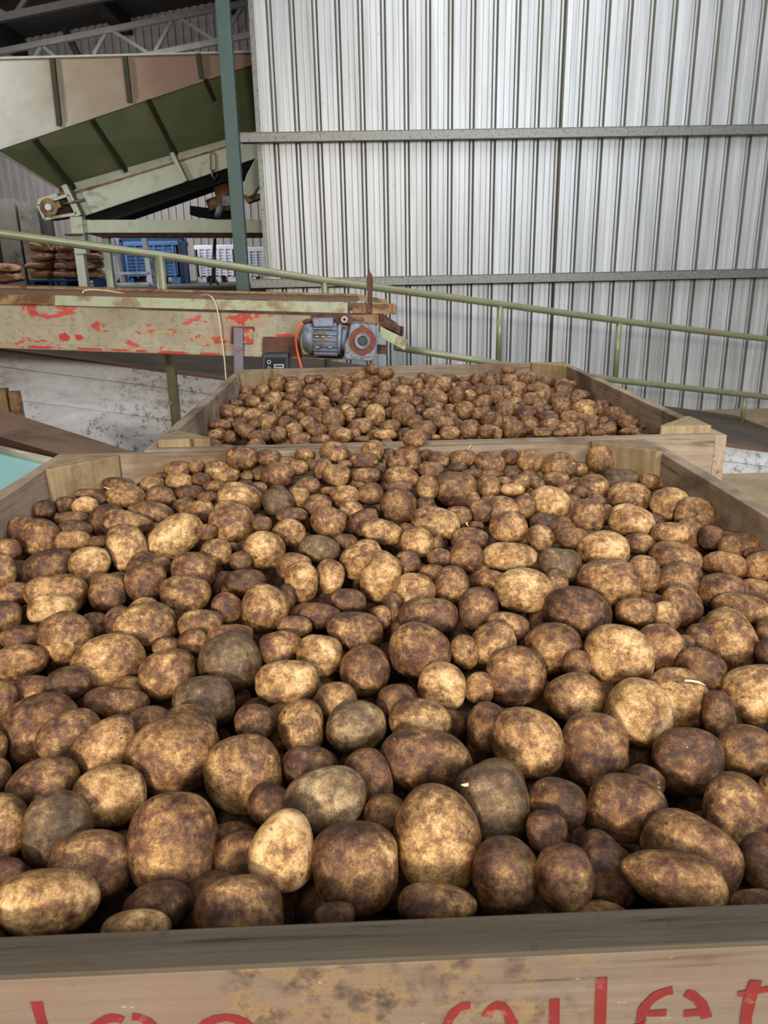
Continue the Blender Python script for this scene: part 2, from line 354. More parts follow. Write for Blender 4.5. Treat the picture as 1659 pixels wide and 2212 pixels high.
# ---------------------------------------------------------------- bins
RIM = .94
FB = dict(x0=-.745, x1=.725, y0=.38, y1=1.87); BB = dict(x0=-.54, x1=.93, y0=1.885, y1=3.48)
def make_bin(B, label, front_mat):
    x0, x1, y0, y1 = B['x0'], B['x1'], B['y0'], B['y1']; T = .03; z0 = .13
    e = empty('wooden_bin', ((x0 + x1) / 2, (y0 + y1) / 2, 0), label, 'crate', 'wooden potato bins')
    rr = random.Random(int(y0 * 100))
    hs = [0, .2, .4, .6, RIM - z0]
    def planks(a0, a1, b0, b1, axis):
        m = MB()
        for k in range(4):
            j = 0.0 if a0 > -.8 and b0 == .38 else rr.uniform(-.0015, .0015); za = z0 + hs[k] + .002; zb = z0 + hs[k + 1] - .002
            m.bx(a0 + (j if axis == 'y' else 0), a1 + (j if axis == 'y' else 0), b0 + (j if axis == 'x' else 0), b1 + (j if axis == 'x' else 0), za, zb)
        return m
    fp = planks(x0 + T, x1 - T, y0, y0 + T, 'x').build('end_panel', front_mat, e, .002)
    planks(x0 + T, x1 - T, y1 - T, y1, 'x').build('end_panel', M['wood_x'], e, .002)
    planks(x0, x0 + T, y0, y1, 'y').build('side_panel', M['wood_y'], e, .002)
    planks(x1 - T, x1, y0, y1, 'y').build('side_panel', M['wood_y'], e, .002)
    L = .13
    for sx, sy in ((0, 0), (1, 0), (0, 1), (1, 1)):
        cx = x0 + T if sx == 0 else x1 - T; cy = y0 + T if sy == 0 else y1 - T
        dx = L if sx == 0 else -L; dy = L if sy == 0 else -L; j = rr.uniform(.0, .006) if (sy == 1 or y0 < 1) else -.014
        MB().prism([(cx, cy, z0), (cx + dx, cy, z0), (cx + dx, cy + dy * .10, z0), (cx + dx * .10, cy + dy, z0), (cx, cy + dy, z0)], (0, 0, RIM - z0 - j + .004)).build('corner_post', M['wood_z'], e, .002)
    MB().bx(x0 + T, x1 - T, y0 + T, y1 - T, z0, z0 + .02).build('bin_floor', M['wood_x'], e)
    for k in range(3):
        yy = y0 + .06 + k * (y1 - y0 - .22) / 2
        MB().bx(x0, x1, yy, yy + .10, 0.0, z0).build('bearer', M['wood_x'], e, .003)
    return e, fp
bin1, fp1 = make_bin(FB, 'nearest weathered timber bin with faded red lettering, heaped with potatoes', M['wood_front'])
bin2, fp2 = make_bin(BB, 'second weathered timber bin of potatoes standing behind the lettered one', M['wood_x'])
# worn grey-brown top edge of the nearest board
MB().bx(FB['x0'] + .03, FB['x1'] - .03, FB['y0'] - .0003, FB['y0'] + .0302, RIM - .003, RIM + .001).build('rim_edge', M['wood_cap'], bin1, .0008)

# red hand-painted letters low on the near face (brush strokes, partly worn)
SK = [0]
def stroke(mb, pts, w):
    SK[0] += 1; Y = .3797 - SK[0] * .00004
    P = [at(px, py, Y) for px, py in pts]; n = len(P); vs = []
    for i in range(n):
        d = P[min(i + 1, n - 1)] - P[max(i - 1, 0)]; d = Vector((d.x, 0, d.z)).normalized(); nn = Vector((-d.z, 0, d.x)) * (w / 2 * (1 + .10 * math.sin(i * 1.7 + pts[0][0])))
        vs += [P[i] + nn, P[i] - nn]
    mb.add(vs, [(2 * i, 2 * i + 2, 2 * i + 3, 2 * i + 1) for i in range(n - 1)])
PXM = .535 / 1660      # metres per photo pixel on that face
LET = []
def letter():
    global mb
    mb = MB(); LET.append(mb)
def arc(cx_, cy_, rx, ry, a0, a1, n=10): return [(cx_ + rx * math.cos(math.radians(a0 + (a1 - a0) * k / n)), cy_ + ry * math.sin(math.radians(a0 + (a1 - a0) * k / n))) for k in range(n + 1)]
letter(); stroke(mb, [(78, 2164), (86, 2195), (98, 2235), (120, 2330)], 24 * PXM)
letter(); stroke(mb, arc(245, 2285, 62, 86, 180, 290), 22 * PXM)
stroke(mb, arc(285, 2262, 62, 66, 270, 380), 20 * PXM)
letter(); stroke(mb, arc(488, 2282, 78, 84, 190, 350), 22 * PXM)
stroke(mb, arc(490, 2282, 78, 84, 10, 170), 22 * PXM)
letter(); stroke(mb, arc(1012, 2250, 52, 78, 195, 275), 20 * PXM)
stroke(mb, arc(1076, 2232, 30, 60, 215, 390), 22 * PXM)
stroke(mb, [(1108, 2205), (1112, 2330)], 20 * PXM)
letter(); stroke(mb, [(1198, 2158), (1196, 2340)], 24 * PXM)
letter(); stroke(mb, [(1300, 2112), (1292, 2340)], 25 * PXM)
letter(); stroke(mb, arc(1465, 2205, 80, 66, 178, 262), 22 * PXM)
stroke(mb, arc(1465, 2205, 62, 62, 285, 355), 22 * PXM)
stroke(mb, [(1400, 2190), (1440, 2188)], 18 * PXM); stroke(mb, [(1478, 2190), (1528, 2186)], 18 * PXM)
stroke(mb, arc(1462, 2210, 80, 80, 20, 180), 22 * PXM)
letter(); stroke(mb, [(1634, 2118), (1622, 2150), (1612, 2200), (1606, 2330)], 26 * PXM); stroke(mb, [(1594, 2148), (1680, 2134)], 16 * PXM)
for mb in LET:
    lt = mb.build('painted_letter', M['red_paint'], None)
    lt.parent = fp1; lt.matrix_parent_inverse = world_of(fp1).inverted()
    lt['label'] = 'faded red hand painted letter'

# ---------------------------------------------------------------- setting
def S(name, mb, m, bevel=0): return tag(mb.build(name, m, None, bevel), kind='structure')
S('floor', MB().bx(-9, 9, -5, 19.2, -.1, 0), M['floor'])
UF = 1.15
S('floor_upper', MB().bx(-12, -2.35, 4.95, 19.2, 0, UF - .2).bx(-12, -.82, 7.32, 19.2, 0.0, UF), M['upper_floor'])
rz = lambda x: .918 - (x + 2.208) * .158
# dirt covered ramp falling to the right
S('ramp', MB().prism([(-2.34, 4.93, 0), (-2.34, 4.93, rz(-2.34)), (3.35, 4.93, rz(3.35)), (3.35, 4.93, 0)], (0, 1.75, 0)), M['ramp'])
m = MB()   # whitewashed planks of the retaining wall following the fall of the ramp
for (o0, o1, yy) in ((.0, -.098, 4.892), (-.102, -.30, 4.898), (-.304, -1.2, 4.908)):
    xe = 3.35
    def zc(x, o): return max(0.0, rz(x) + o)
    xs = [-2.9 + 6.25 * k / 40 for k in range(41)]
    up_ = [(x, yy, zc(x, o0)) for x in xs]; dn_ = [(x, yy, zc(x, o1)) for x in reversed(xs)]
    vs = [(x, yy, zc(x, o)) for x in xs for o in (o0, o1)]
    m.add(vs + [(x, yy + .022, z) for x, y, z in vs], [(2 * k, 2 * k + 2, 2 * k + 3, 2 * k + 1) for k in range(40)] + [(2 * k, 2 * k + 82, 2 * k + 84, 2 * k + 2) for k in range(40)] + [(2 * k + 1, 2 * k + 3, 2 * k + 85, 2 * k + 83) for k in range(40)])
S('wall_ramp', m, M['whitewash'])
S('trim_7', MB().prism([(-2.9, 4.918, 0), (-2.9, 4.918, rz(-2.9) - .004), (3.35, 4.918, rz(3.35) - .004), (3.35, 4.918, 0)], (0, .012, 0)), M['whitewash'])
S('trim_1', MB().prism([(-2.9, 4.88, rz(-2.9)), (3.35, 4.88, rz(3.35)), (3.35, 4.88, rz(3.35) + .014), (-2.9, 4.88, rz(-2.9) + .014)], (0, .1, 0)), M['belt_brown'])
S('trim_2', MB().bx(-2.30, -2.19, 4.84, 4.886, .0, .69).bx(-2.175, -2.12, 4.84, 4.886, .0, .67), M['tan_rust'])

# ribbed galvanised wall
WX0, WX1, WY = -.795, 6.2, 7.2
P = .1855
prof = []; x = WX0
segs = [(0, 0), (.040, 0), (.044, -.0022), (.048, 0), (.088, 0), (.092, -.0022), (.096, 0), (.124, 0), (.141, .020), (.157, .020), (.1575, .020), (.1735, 0)]
xx = WX0
while xx < WX1:
    prof += [(xx + a, WY + b) for a, b in segs]; xx += P
v = []; f = []; mi = []
for k, (a, b) in enumerate(prof): v += [(a, b, 0), (a, b, 5.6)]
for k in range(len(prof) - 1):
    f.append((2 * k, 2 * k + 2, 2 * k + 3, 2 * k + 1)); q = k % len(segs); mi.append(1 if q in (7, 10) else 0)
me = bpy.data.meshes.new('wall_back'); me.from_pydata(v, [], f); me.materials.append(M['wall_sheet']); me.materials.append(M['wall_trough']); me.polygons.foreach_set('material_index', mi)
wb = bpy.data.objects.new('wall_back', me); col.objects.link(wb); tag(wb, kind='structure')
sm = wb.modifiers.new('thick', 'SOLIDIFY'); sm.thickness = .0015; sm.offset = -1
S('trim_3', MB().bx(WX0 - .012, WX0 + .03, WY - .012, WY + .05, 0, 5.6), M['galv'])
for nm, z in (('trim_4', 2.415), ('trim_5', 1.243)):
    h = .075
    S(nm, MB().bx(-.93, WX1, 7.10, 7.103, z - h / 2, z + h / 2).bx(-.93, WX1, 7.10, 7.19, z - h / 2, z - h / 2 + .003).bx(-.93, WX1, 7.10, 7.19, z + h / 2 - .003, z + h / 2).bx(-.93, WX1, 7.10, 7.115, z + h / 2 - .003, z + h / 2 + .003), M['galv'])
S('trim_6', MB().tube([(1.788, 7.185, 0), (1.788, 7.185, 5.5)], .009, 8), M['wall_trough'])
S('steel_column', MB().bx(-1.043, -.935, 7.0, 7.10, 1.0, 5.6), M['col_green'], .004)

# far gable wall, dark at the left under the hopper, and the roof
gz = lambda x: 6.095 + (x + 7.47) * .156
def far(x0, x1, z0, y=19.0):
    pr = []; xx = x0
    while xx < x1:
        pr += [(xx, y), (xx + .10, y), (xx + .115, y + .045), (xx + .155, y + .045)]; xx += .17
    v = []; f = []
    for a, b in pr: v += [(a, b, z0), (a, b, gz(a))]
    for k in range(len(pr) - 1): f.append((2 * k, 2 * k + 2, 2 * k + 3, 2 * k + 1))
    return MB().add(v, f)
S('wall_far', far(-12, 4.5, 0), M['far_sheet'])
m = MB().prism([(-12, 0, gz(-12)), (8, 0, gz(8)), (8, 0, gz(8) + .06), (-12, 0, gz(-12) + .06)], (0, 0, 0.0001)) if False else MB()
m.add([(-12, 1.5, gz(-12)), (8, 1.5, gz(8)), (8, 19.2, gz(8)), (-12, 19.2, gz(-12)), (-12, 1.5, gz(-12) + .05), (8, 1.5, gz(8) + .05), (8, 19.2, gz(8) + .05), (-12, 19.2, gz(-12) + .05)],
      [(0, 1, 2, 3), (7, 6, 5, 4), (0, 4, 5, 1), (1, 5, 6, 2), (2, 6, 7, 3), (3, 7, 4, 0)])
S('ceiling', m, M['roof_dark'])
for (x, w) in ((-7.2, .30), (-4.9, .28), (-2.6, .25)):
    tag(MB().bx(x, x + w, 2, 18.95, gz(x) - .30, gz(x) - .01).build('roof_rafter', M['rafter'], None), kind='structure')
def truss(Y, top, botm, webs, w):
    e = empty('roof_truss', at(*top[0], Y), None, None, None, 'structure')
    MB().bar(at(*top[0], Y), at(*top[1], Y), w, w).build('chord', M['truss'], e)
    if botm: MB().bar(at(*botm[0], Y), at(*botm[1], Y), w, w).build('chord', M['truss'], e)
    for a, b in webs: MB().bar(at(*a, Y + .02), at(*b, Y + .02), w * .6, w * .6).build('web', M['truss'], e)
    return e
truss(17.0, ((-60, 124), (560, 1)), ((-60, 196), (560, 72)), [((232, 66), (203, 118)), ((240, 65), (330, 121)), ((375, 37), (330, 121)), ((383, 36), (468, 91)), ((525, 8), (480, 88)), ((92, 96), (60, 150)), ((88, 96), (140, 140)), ((525, 8), (590, 60))], .10)
truss(12.0, ((-60, 52), (330, -28)), None, [((58, -5), (36, 28)), ((-20, 12), (14, 32)), ((130, -20), (160, 10))], .09)
S('beam_strut', MB().bar(at(140, 62, 17.5), at(168, 120, 17.5), .12, .12), M['rafter'])
# grey stained pillars and dark panel on the upper level, left
for (a, b, c, d) in (((-14, 430), (22, 430), (30, 612), (-10, 612)), ((36, 437), (58, 439), (62, 560), (40, 560))):
    p1, p2 = at(*a, 14), at(*b, 14)
    S('pillar', MB().bx(p1.x, p2.x + .05, 14, 14.3, UF, p1.z), M['pillar'])
p1 = at(-30, 436, 14.35); p2 = at(104, 443, 14.35)
S('wall_left', MB().bx(p1.x - 3, p2.x, 14.35, 14.5, UF, p2.z), M['dark_panel'])

# ---------------------------------------------------------------- pipe handrail beside the ramp
ry = lambda px: 4.85 + (px - 343) * (1.45 / 1265.0) if px > 343 else 4.85 + (px - 343) * .0011
hr = empty('pipe_handrail', at(343, 915, 4.85), 'olive green pipe handrail sloping down beside the ramp to the right', 'railing')
pts = [at(x, y, ry(x)) for x, y in ((-60, 496), (0, 504), (343, 551), (700, 606), (1080, 657), (1338, 693), (1659, 733), (1720, 740))]
MB().tube(pts, .0245, 14).build('top_rail', M['rail_green'], hr)
pts = [at(x, y, ry(x)) for x, y in ((853, 750), (1080, 786), (1338, 822), (1659, 858), (1720, 864))]
MB().tube(pts, .0245, 14).build('mid_rail', M['rail_green'], hr)
a = at(343, 552, 4.85); MB().tube([a, (a.x, 4.85, .40)], .0285, 14).build('post', M['rail_green'], hr)
b_ = at(371, 868, 4.84); MB().ring(b_ + Vector((0, -.02, 0)), .001, .016, (0, 1, 0), .03, 10).tube([b_ + Vector((0, -.02, 0)), b_ + Vector((0, .06, 0))], .010, 8).build('bolt', M['steel'], hr)
for px, py, py2 in ((700, 606, 830), (1080, 658, 786), (1338, 693, 822)):
    a = at(px, py, ry(px)); b = at(px, py2, ry(px)); MB().tube([a, (a.x, a.y, b.z)], .0215, 14).build('post', M['rail_green'], hr)
a = at(1610, 853, ry(1610)); MB().tube([a, (a.x, a.y, rz(a.x) - .01)], .018, 12).build('post', M['rail_green'], hr)

# ---------------------------------------------------------------- belt conveyor with gear motor
CY_ = 4.0
cv = empty('belt_conveyor', at(400, 760, CY_), 'long belt conveyor in chipped red and pale green paint behind the rear bin', 'conveyor')
def plate(mb, pix, Y, t=.012): return mb.prism([at(x, y, Y) for x, y in pix], (0, t, 0))
LX = -700
def lp(x, y0, y1, x0=0, x1=800): return y0 + (y1 - y0) * (x - x0) / (x1 - x0)
topl = lambda x: lp(x, 655, 681); fold = lambda x: lp(x, 701, 724); low = lambda x: lp(x, 742, 768); bot = lambda x: lp(x, 752, 779)
m = MB()
plate(m, [(LX, topl(LX)), (800, topl(800)), (800, fold(800)), (LX, fold(LX))], CY_ + .012, .01)
plate(m, [(LX, fold(LX) - 1), (800, fold(800) - 1), (800, low(800)), (LX, low(LX))], CY_, .022)
plate(m, [(LX, low(LX) - 2), (750, low(750) - 2), (750, bot(750)), (LX, bot(LX))], CY_ - .014, .036)
plate(m, [(LX, topl(LX) + 20), (800, topl(800) + 20), (800, bot(800) - 6), (LX, bot(LX) - 6)], CY_ + .50, .02)
m.build('side_panel', M['chipped'], cv, .002)
m = MB()
plate(m, [(300, topl(300) - 3), (830, topl(830) - 3), (830, topl(830) + 3), (300, topl(300) + 3)], CY_ - .006, .01); plate(m, [(LX, topl(LX) - 3), (300, topl(300) - 3), (300, topl(300)), (LX, topl(LX))], CY_ - .004, .01)
m.build('edge_lip', M['rust'], cv)
# upper strips
plate(MB(), [(118, 638), (751, 654), (751, 677), (118, 660)], CY_ - .012, .02).build('upper_strip', M['pale_strip'], cv, .002)
plate(MB(), [(LX, 628), (118, 638), (118, 659), (LX, 650)], CY_ - .008, .02).build('upper_strip', M['tan_rust'], cv, .002)
# red worn areas
for pix in ([(484, 678), (520, 676), (560, 678), (592, 681), (580, 694), (566, 706), (545, 700), (520, 704), (498, 700), (488, 690)], [(594, 722), (640, 720), (640, 727), (600, 728)], [(408, 734), (430, 722), (452, 728), (486, 726), (492, 740), (470, 742), (440, 750), (425, 738)], [(126, 722), (140, 718), (152, 728), (148, 736), (130, 738)], [(196, 702), (210, 694), (226, 704), (218, 714), (202, 712)], [(160, 722), (176, 724), (182, 732), (166, 736)], [(288, 714), (330, 712), (380, 716), (376, 722), (300, 722)]):
    plate(MB(), pix, CY_ - .0015 if pix[0][1] > 700 else CY_ + .0105, .002).build('paint_chip', M['red_chip'], cv)
plate(MB(), [(0, 744), (480, 763), (480, 768), (0, 749)], CY_ - .0155, .002).build('paint_chip', M['red_chip'], cv)
# belt and far side board
b0, b1 = at(LX, 632, CY_ + .02), at(815, 664, CY_ + .02)
MB().prism([b0, b1, b1 + Vector((0, 0, -.02)), b0 + Vector((0, 0, -.02))], (0, .48, 0)).build('belt', M['belt_brown'], cv)
plate(MB(), [(LX, 602), (0, 614), (773, 637), (778, 650), (0, 640), (LX, 634)], CY_ + .50, .02).build('side_board', M['belt_brown'], cv)
plate(MB(), [(LX, 622), (118, 636), (770, 653), (775, 648), (400, 637), (0, 627), (LX, 618)], CY_ + .03, .015).build('side_board', M['belt_brown'], cv)
MB().bar(at(LX, 604, CY_ + .5), at(773, 637, CY_ + .5), .02, .012).build('side_board_edge', M['tan_rust'], cv)
# discharge end
plate(MB(), [(773, 636), (838, 648), (837, 657), (778, 650)], CY_ + .30, .015).build('guard_plate', M['tan_rust'], cv)
m = MB(); plate(m, [(761, 657), (851, 656), (848, 678), (762, 677)], CY_ - .03, .012); m.box(at(850, 667, CY_ + .06), (.02, .2, .045)); m.build('guard_plate', M['tan_rust'], cv, .002)
plate(MB(), [(750, 680), (819, 678), (818, 700), (790, 722), (750, 722)], CY_ - .01, .02).build('end_plate', M['tan_rust'], cv)
a, b = at(820, 682, CY_ - .02), at(860, 716, CY_ - .02)
MB().prism([at(820, 678, CY_ - .02), at(866, 708, CY_ - .05), at(862, 723, CY_ - .05), at(820, 700, CY_ - .02)], (0, .35, 0)).build('chute_plate', M['rust'], cv, .002)
MB().prism([at(821, 705, CY_ - .06), at(882, 735, CY_ - .09), at(874, 757, CY_ - .09), at(819, 728, CY_ - .06)], (0, .015, 0)).build('chute_plate', M['pale_strip'], cv, .003)
MB().bar(at(822, 706, CY_ - .05), at(868, 716, CY_ + .2), .02, .05).build('chute_plate', M['rust'], cv)
plate(MB(), [(816, 746), (836, 748), (835, 766), (814, 764)], CY_ - .02, .05).build('bracket', M['rust'], cv)
# rusty pointed stake standing at the end
m = MB(); p = [at(x, y, CY_ - .05) for x, y in ((797.5, 578), (799, 586), (804, 594), (806, 606), (804, 640), (804, 676), (793, 676), (794, 640), (792, 606), (793, 594), (796, 586))]
m.prism(p, (0, .012, 0)); m.bar(at(803, 598, CY_ - .035), at(802, 676, CY_ - .035), .008, .03, (0, 1, 0)); m.build('pointed_stake', M['rust'], cv, .001)
# dark framing behind the motor
plate(MB(), [(672, 676), (745, 676), (745, 702), (672, 700)], CY_ - .004, .006).build('mounting_plate', M['rust'], cv)
plate(MB(), [(568, 728), (640, 728), (655, 765), (740, 768), (740, 776), (566, 768)], CY_ - .02, .03).build('mounting_plate', M['rust'], cv, .002)
plate(MB(), [(500, 705), (548, 706), (548, 715), (506, 716), (506, 742), (498, 742)], CY_ - .018, .012).build('recess_frame', M['rust'], cv)
plate(MB(), [(524, 709), (546, 711), (546, 743), (524, 741)], CY_ - .02, .01).build('patch_plate', M['red_chip'], cv)
MB().prism([at(504, 708, CY_ - .045), at(525, 709, CY_ - .045), at(526, 830, CY_ - .045), at(506, 830, CY_ - .045)], (0, .03, 0)).build('support_bracket', M['grey_violet'], cv, .002)
for x in (590, 600):   # legs behind the rear bin
    a = at(x, 760, CY_ + .04); MB().bx(a.x - .03, a.x + .03, CY_ + .03, CY_ + .09, 0, a.z).build('leg', M['rust'], cv)
for x in (-2.35,):
    MB().bx(x - .03, x + .03, CY_ + .03, CY_ + .09, 0, .98).build('leg', M['rust'], cv)
# motor and gearbox
s = 4.0 / 1630.0
gm = empty('gear_motor', at(740, 738, CY_ - .1), None, None); gm.parent = cv; gm.matrix_parent_inverse = world_of(cv).inverted()
MY = CY_ - .13
ax = (at(742, 734, MY) - at(655, 730, MY)).normalized()
c0 = at(676, 731, MY); c1 = at(730, 733, MY); rm = 27 * s
MB().tube([c0, c1], rm, 28).build('motor_body', M['motor_blue'], gm)
m = MB()
for k in range(9):
    th = -PI / 2 + (k - 4) * .34
    for sg in (0,):
        d = Vector((0, math.sin(th), math.cos(th))); d = Vector((0, -abs(math.cos((k - 4) * .36)), math.sin((k - 4) * .36)))
        m.bar(c0 + d * (rm + .006) + ax * .004, c1 + d * (rm + .006) - ax * .004, .005, .016, d)
m.build('cooling_fins', M['motor_blue'], gm)
m = MB()
for (x, y) in ((685, 727), (698, 727), (713, 727), (685, 750), (713, 750)): m.box(at(x, y, MY - rm - .008), (.022, .006, .010), Matrix.Rotation(0, 3, 'Y'))
m.build('lug', M['steel'], gm, .002)
e0 = at(654, 730, MY)
MB().tube([e0, e0 + ax * .01, e0 + ax * .022, c0 + ax * .004], [rm * .72, rm * .95, rm * 1.07, rm * 1.07], 28).build('fan_cover', M['motor_blue'], gm)
MB().prism([at(674, 689, MY - .05), at(719, 689, MY - .05), at(720, 706, MY - .05), at(677, 707, MY - .05)], (0, .12, 0)).build('terminal_box', M['motor_blue'], gm, .005)
MB().tube([c1 - ax * .002, c1 + ax * .016], rm * 1.12, 28).build('flange', M['motor_blue'], gm)
MB().tube([c1 + ax * .016, at(748, 735, MY)], rm * .8, 24).build('coupling', M['motor_blue'], gm)
MB().prism([at(x, y, CY_ - .24) for x, y in ((757, 702), (764, 700), (808, 702), (813, 706), (813, 752), (808, 778), (800, 781), (750, 777), (743, 772), (744, 745), (752, 728))], (0, .20, 0)).build('gearbox', M['motor_blue'], gm, .008, 3)
gc = at(783, 736, CY_ - .245)
m = MB().ring(gc, 15 * s, 26 * s, (0, 1, 0), .022, 32)
for k in range(8):
    th = k * PI / 4 + .2; m.tube([gc + Vector((math.cos(th) * 22 * s, -.016, math.sin(th) * 22 * s)), gc + Vector((math.cos(th) * 22 * s, -.008, math.sin(th) * 22 * s))], .005, 8)
for dz in (1, -1): m.prism([gc + Vector((-.014, -.008, dz * 24 * s)), gc + Vector((.014, -.008, dz * 24 * s)), gc + Vector((.008, -.008, dz * 30 * s)), gc + Vector((-.008, -.008, dz * 30 * s))], (0, .016, 0))
m.build('bearing_ring', M['motor_red'], gm, .001)
MB().ring(gc + Vector((0, -.012, 0)), 9.5 * s, 15.5 * s, (0, 1, 0), .03, 32).build('hub_ring', M['motor_blue'], gm, .002)
MB().tube([gc + Vector((0, -.012, 0)), gc + Vector((0, .03, 0))], 9.5 * s, 24).tube([gc + Vector((0, -.022, 0)), gc + Vector((0, .0, 0))], 6 * s, 20).build('output_shaft', M['dark_box'], gm)
m = MB()
for (x, y) in ((751, 757), (783, 770)): c = at(x, y, CY_ - .245); m.ring(c, .004, .011, (0, 1, 0), .012, 14).tube([c + Vector((0, -.01, 0)), c + Vector((0, .01, 0))], .006, 8)
m.box(at(794, 767, CY_ - .243), (.05, .01, .02)).box(at(766, 768, CY_ - .243), (.03, .01, .02)).build('cover_plug', M['steel'], gm, .001)
MB().prism([at(x, y, CY_ - .06) for x, y in ((738, 684), (750, 680), (760, 686), (800, 704), (780, 706), (752, 700), (738, 698))], (0, .04, 0)).build('torque_arm', M['rust'], gm, .002)
c = at(744, 690, CY_ - .07); MB().ring(c, .006, .018, (0, 1, 0), .02, 18).build('pivot_bolt', M['steel'], gm, .001)
for k in range(1): m = MB()
for (x, y) in ((765, 701), (778, 700), (794, 701), (806, 703)): m.tube([at(x, y + 1, CY_ - .2), at(x, y - 3, CY_ - .2)], .006, 8)
m.build('housing_bolts', M['rust'], gm)
# control box
cb = MB().prism([at(x, y, CY_ - .12) for x, y in ((566, 766), (622, 764), (624, 815), (564, 815))], (0, .12, 0)).build('control_box', M['dark_box'], cv, .006)
fc = plate(MB(), [(572, 772), (618, 772), (617, 806), (571, 806)], CY_ - .1225, .002).build('display_face', M['panel_black'], cb)
m = MB(); plate(m, [(592, 787), (613, 787), (613, 795), (592, 795)], CY_ - .1235, .001)
m.ring(at(581, 782, CY_ - .123), .007, .0095, (0, 1, 0), .002, 20).ring(at(581, 795, CY_ - .123), .006, .008, (0, 1, 0), .002, 20)
for x in (594, 600, 606): m.box(at(x, 801, CY_ - .123), (.006, .001, .004))
m.build('print', M['panel_white'], cb)
plate(MB(), [(593.5, 788.5), (611.5, 788.5), (611.5, 793.5), (593.5, 793.5)], CY_ - .1245, .001).build('readout', M['dark_box'], cb)
# orange cable
cab = [(657, 697), (648, 702), (641, 716), (639, 732), (641, 752), (646, 776), (652, 798), (656, 815)]
MB().tube([at(x, y, CY_ - .10) for x, y in cab], .0065, 10).build('cable', M['orange'], cv)
MB().tube([at(672, 694, CY_ - .1), at(664, 693, CY_ - .1), at(656, 698, CY_ - .1)], .012, 10).build('cable_gland', M['rust'], cv)

# packing straps thrown over the conveyor
def curve_pts(pts, n=6):
    out = []
    P = [pts[0]] + list(pts) + [pts[-1]]
    for i in range(1, len(P) - 2):
        for k in range(n):
            t = k / n; a, b, c, d = P[i - 1], P[i], P[i + 1], P[i + 2]
            out.append(tuple(.5 * (2 * b[j] + (c[j] - a[j]) * t + (2 * a[j] - 5 * b[j] + 4 * c[j] - d[j]) * t * t + (3 * b[j] - a[j] - 3 * c[j] + d[j]) * t ** 3) for j in range(len(b))))
    out.append(tuple(pts[-1])); return out
sp = curve_pts([(428, 640, 4.10), (442, 637, 4.04), (455, 640, 3.97), (466, 656, 3.955), (473, 690, 3.95), (479, 735, 3.945), (485, 780, 3.94), (488, 822, 3.94)])
tag(MB().tube([at(*q) for q in sp], .0035, 8).build('packing_strap', M['strap'], None), 'thin cream strap hanging down over the red conveyor side', 'strap')
sp = curve_pts([(178, 634, 3.99), (182, 628, 4.0), (196, 626, 4.02), (220, 627, 4.05), (250, 631, 4.08), (278, 636, 4.06)])
tag(MB().tube([at(*q) for q in sp], .003, 8).build('packing_strap', M['strap'], None), 'thin cream strap curled on top of the conveyor at the left', 'strap')

# ---------------------------------------------------------------- elevator hopper
HY = 8.8
hp = empty('elevator_hopper', at(180, 470, HY + .4), 'big sloping hopper elevator, pinkish flared top, moss green sides, cream trough', 'hopper')
def quad(mb, p, t=(0, .02, 0)): return mb.prism(p, t)
A = [at(-60, 127, HY), at(560, 112, HY), at(560, 134, HY), at(-60, 340, HY)]
quad(MB(), A).build('flared_board', M['pink'], hp)
quad(MB(), [at(-60, 124, HY - .03), at(560, 109, HY - .03), at(560, 113, HY - .03), at(-60, 129, HY - .03)], (0, .1, 0)).build('top_rim', M['cream'], hp)
quad(MB(), [at(-60, 331, HY - .015), at(560, 128, HY - .015), at(560, 135, HY - .015), at(-60, 343, HY - .015)], (0, .03, 0)).build('lower_flange', M['pink'], hp)
for (a, b) in (((113, 126), (129, 272)), ((270, 122), (281, 222)), ((428, 116), (436, 170))):
    MB().bar(at(*a, HY - .02), at(*b, HY - .02), .045, .05, (0, 1, 0)).build('rib', M['rib_dark'], hp)
HB = HY + .55
G0, G1, G2, G3 = at(-6, 326, HY + .01), at(565, 132, HY + .01), at(565, 281, HB), at(122, 405, HB)
quad(MB(), [G0, G1, G2, G3], (0, .02, 0)).build('lower_side', M['green_panel'], hp)
MB().bar(G0, G3, .015, .015).build('edge_strip', M['cream'], hp)
for (a, b) in (((74, 299), (160, 406)), ((198, 256), (272, 368)), ((320, 213), (380, 332)), ((443, 169), (490, 275))):
    MB().bar(at(*a, HY - .01), at(*b, HB - .04), .045, .05, (0, 1, 0)).build('rib', M['rib_dark'], hp)
# far side mirrored
FYd = 1.5
quad(MB(), [p + Vector((0, FYd, 0)) for p in A]).build('flared_board', M['pink'], hp)
quad(MB(), [G0 + Vector((0, FYd, 0)), G1 + Vector((0, FYd, 0)), G2 + Vector((0, .5, 0)), G3 + Vector((0, .5, 0))], (0, .02, 0)).build('lower_side', M['green_panel'], hp)
quad(MB(), [G0, G3, G3 + Vector((0, .5, 0)), G0 + Vector((0, FYd, 0))], (-.02, 0, 0)).build('hopper_end', M['green_panel'], hp)
TY = HB - .02
quad(MB(), [at(125, 405, TY), at(565, 279, TY), at(565, 297, TY), at(130, 423, TY)], (0, .05, 0)).build('trough_flange', M['cream'], hp)
quad(MB(), [at(160, 416, TY - .02), at(565, 291, TY - .02), at(565, 298, TY - .02), at(163, 424, TY - .02)], (0, .03, 0)).build('trough_flange', M['tan_rust'], hp)
quad(MB(), [at(163, 420, TY - .04), at(565, 296, TY - .04), at(565, 338, TY - .04), at(178, 468, TY - .04)], (0, .05, 0)).build('trough_side', M['cream'], hp, .004)
quad(MB(), [at(178, 455, TY + .05), at(565, 325, TY + .05), at(565, 364, TY + .05), at(250, 474, TY + .05), at(178, 476, TY + .05)], (0, .5, 0)).build('belt', M['black'], hp)
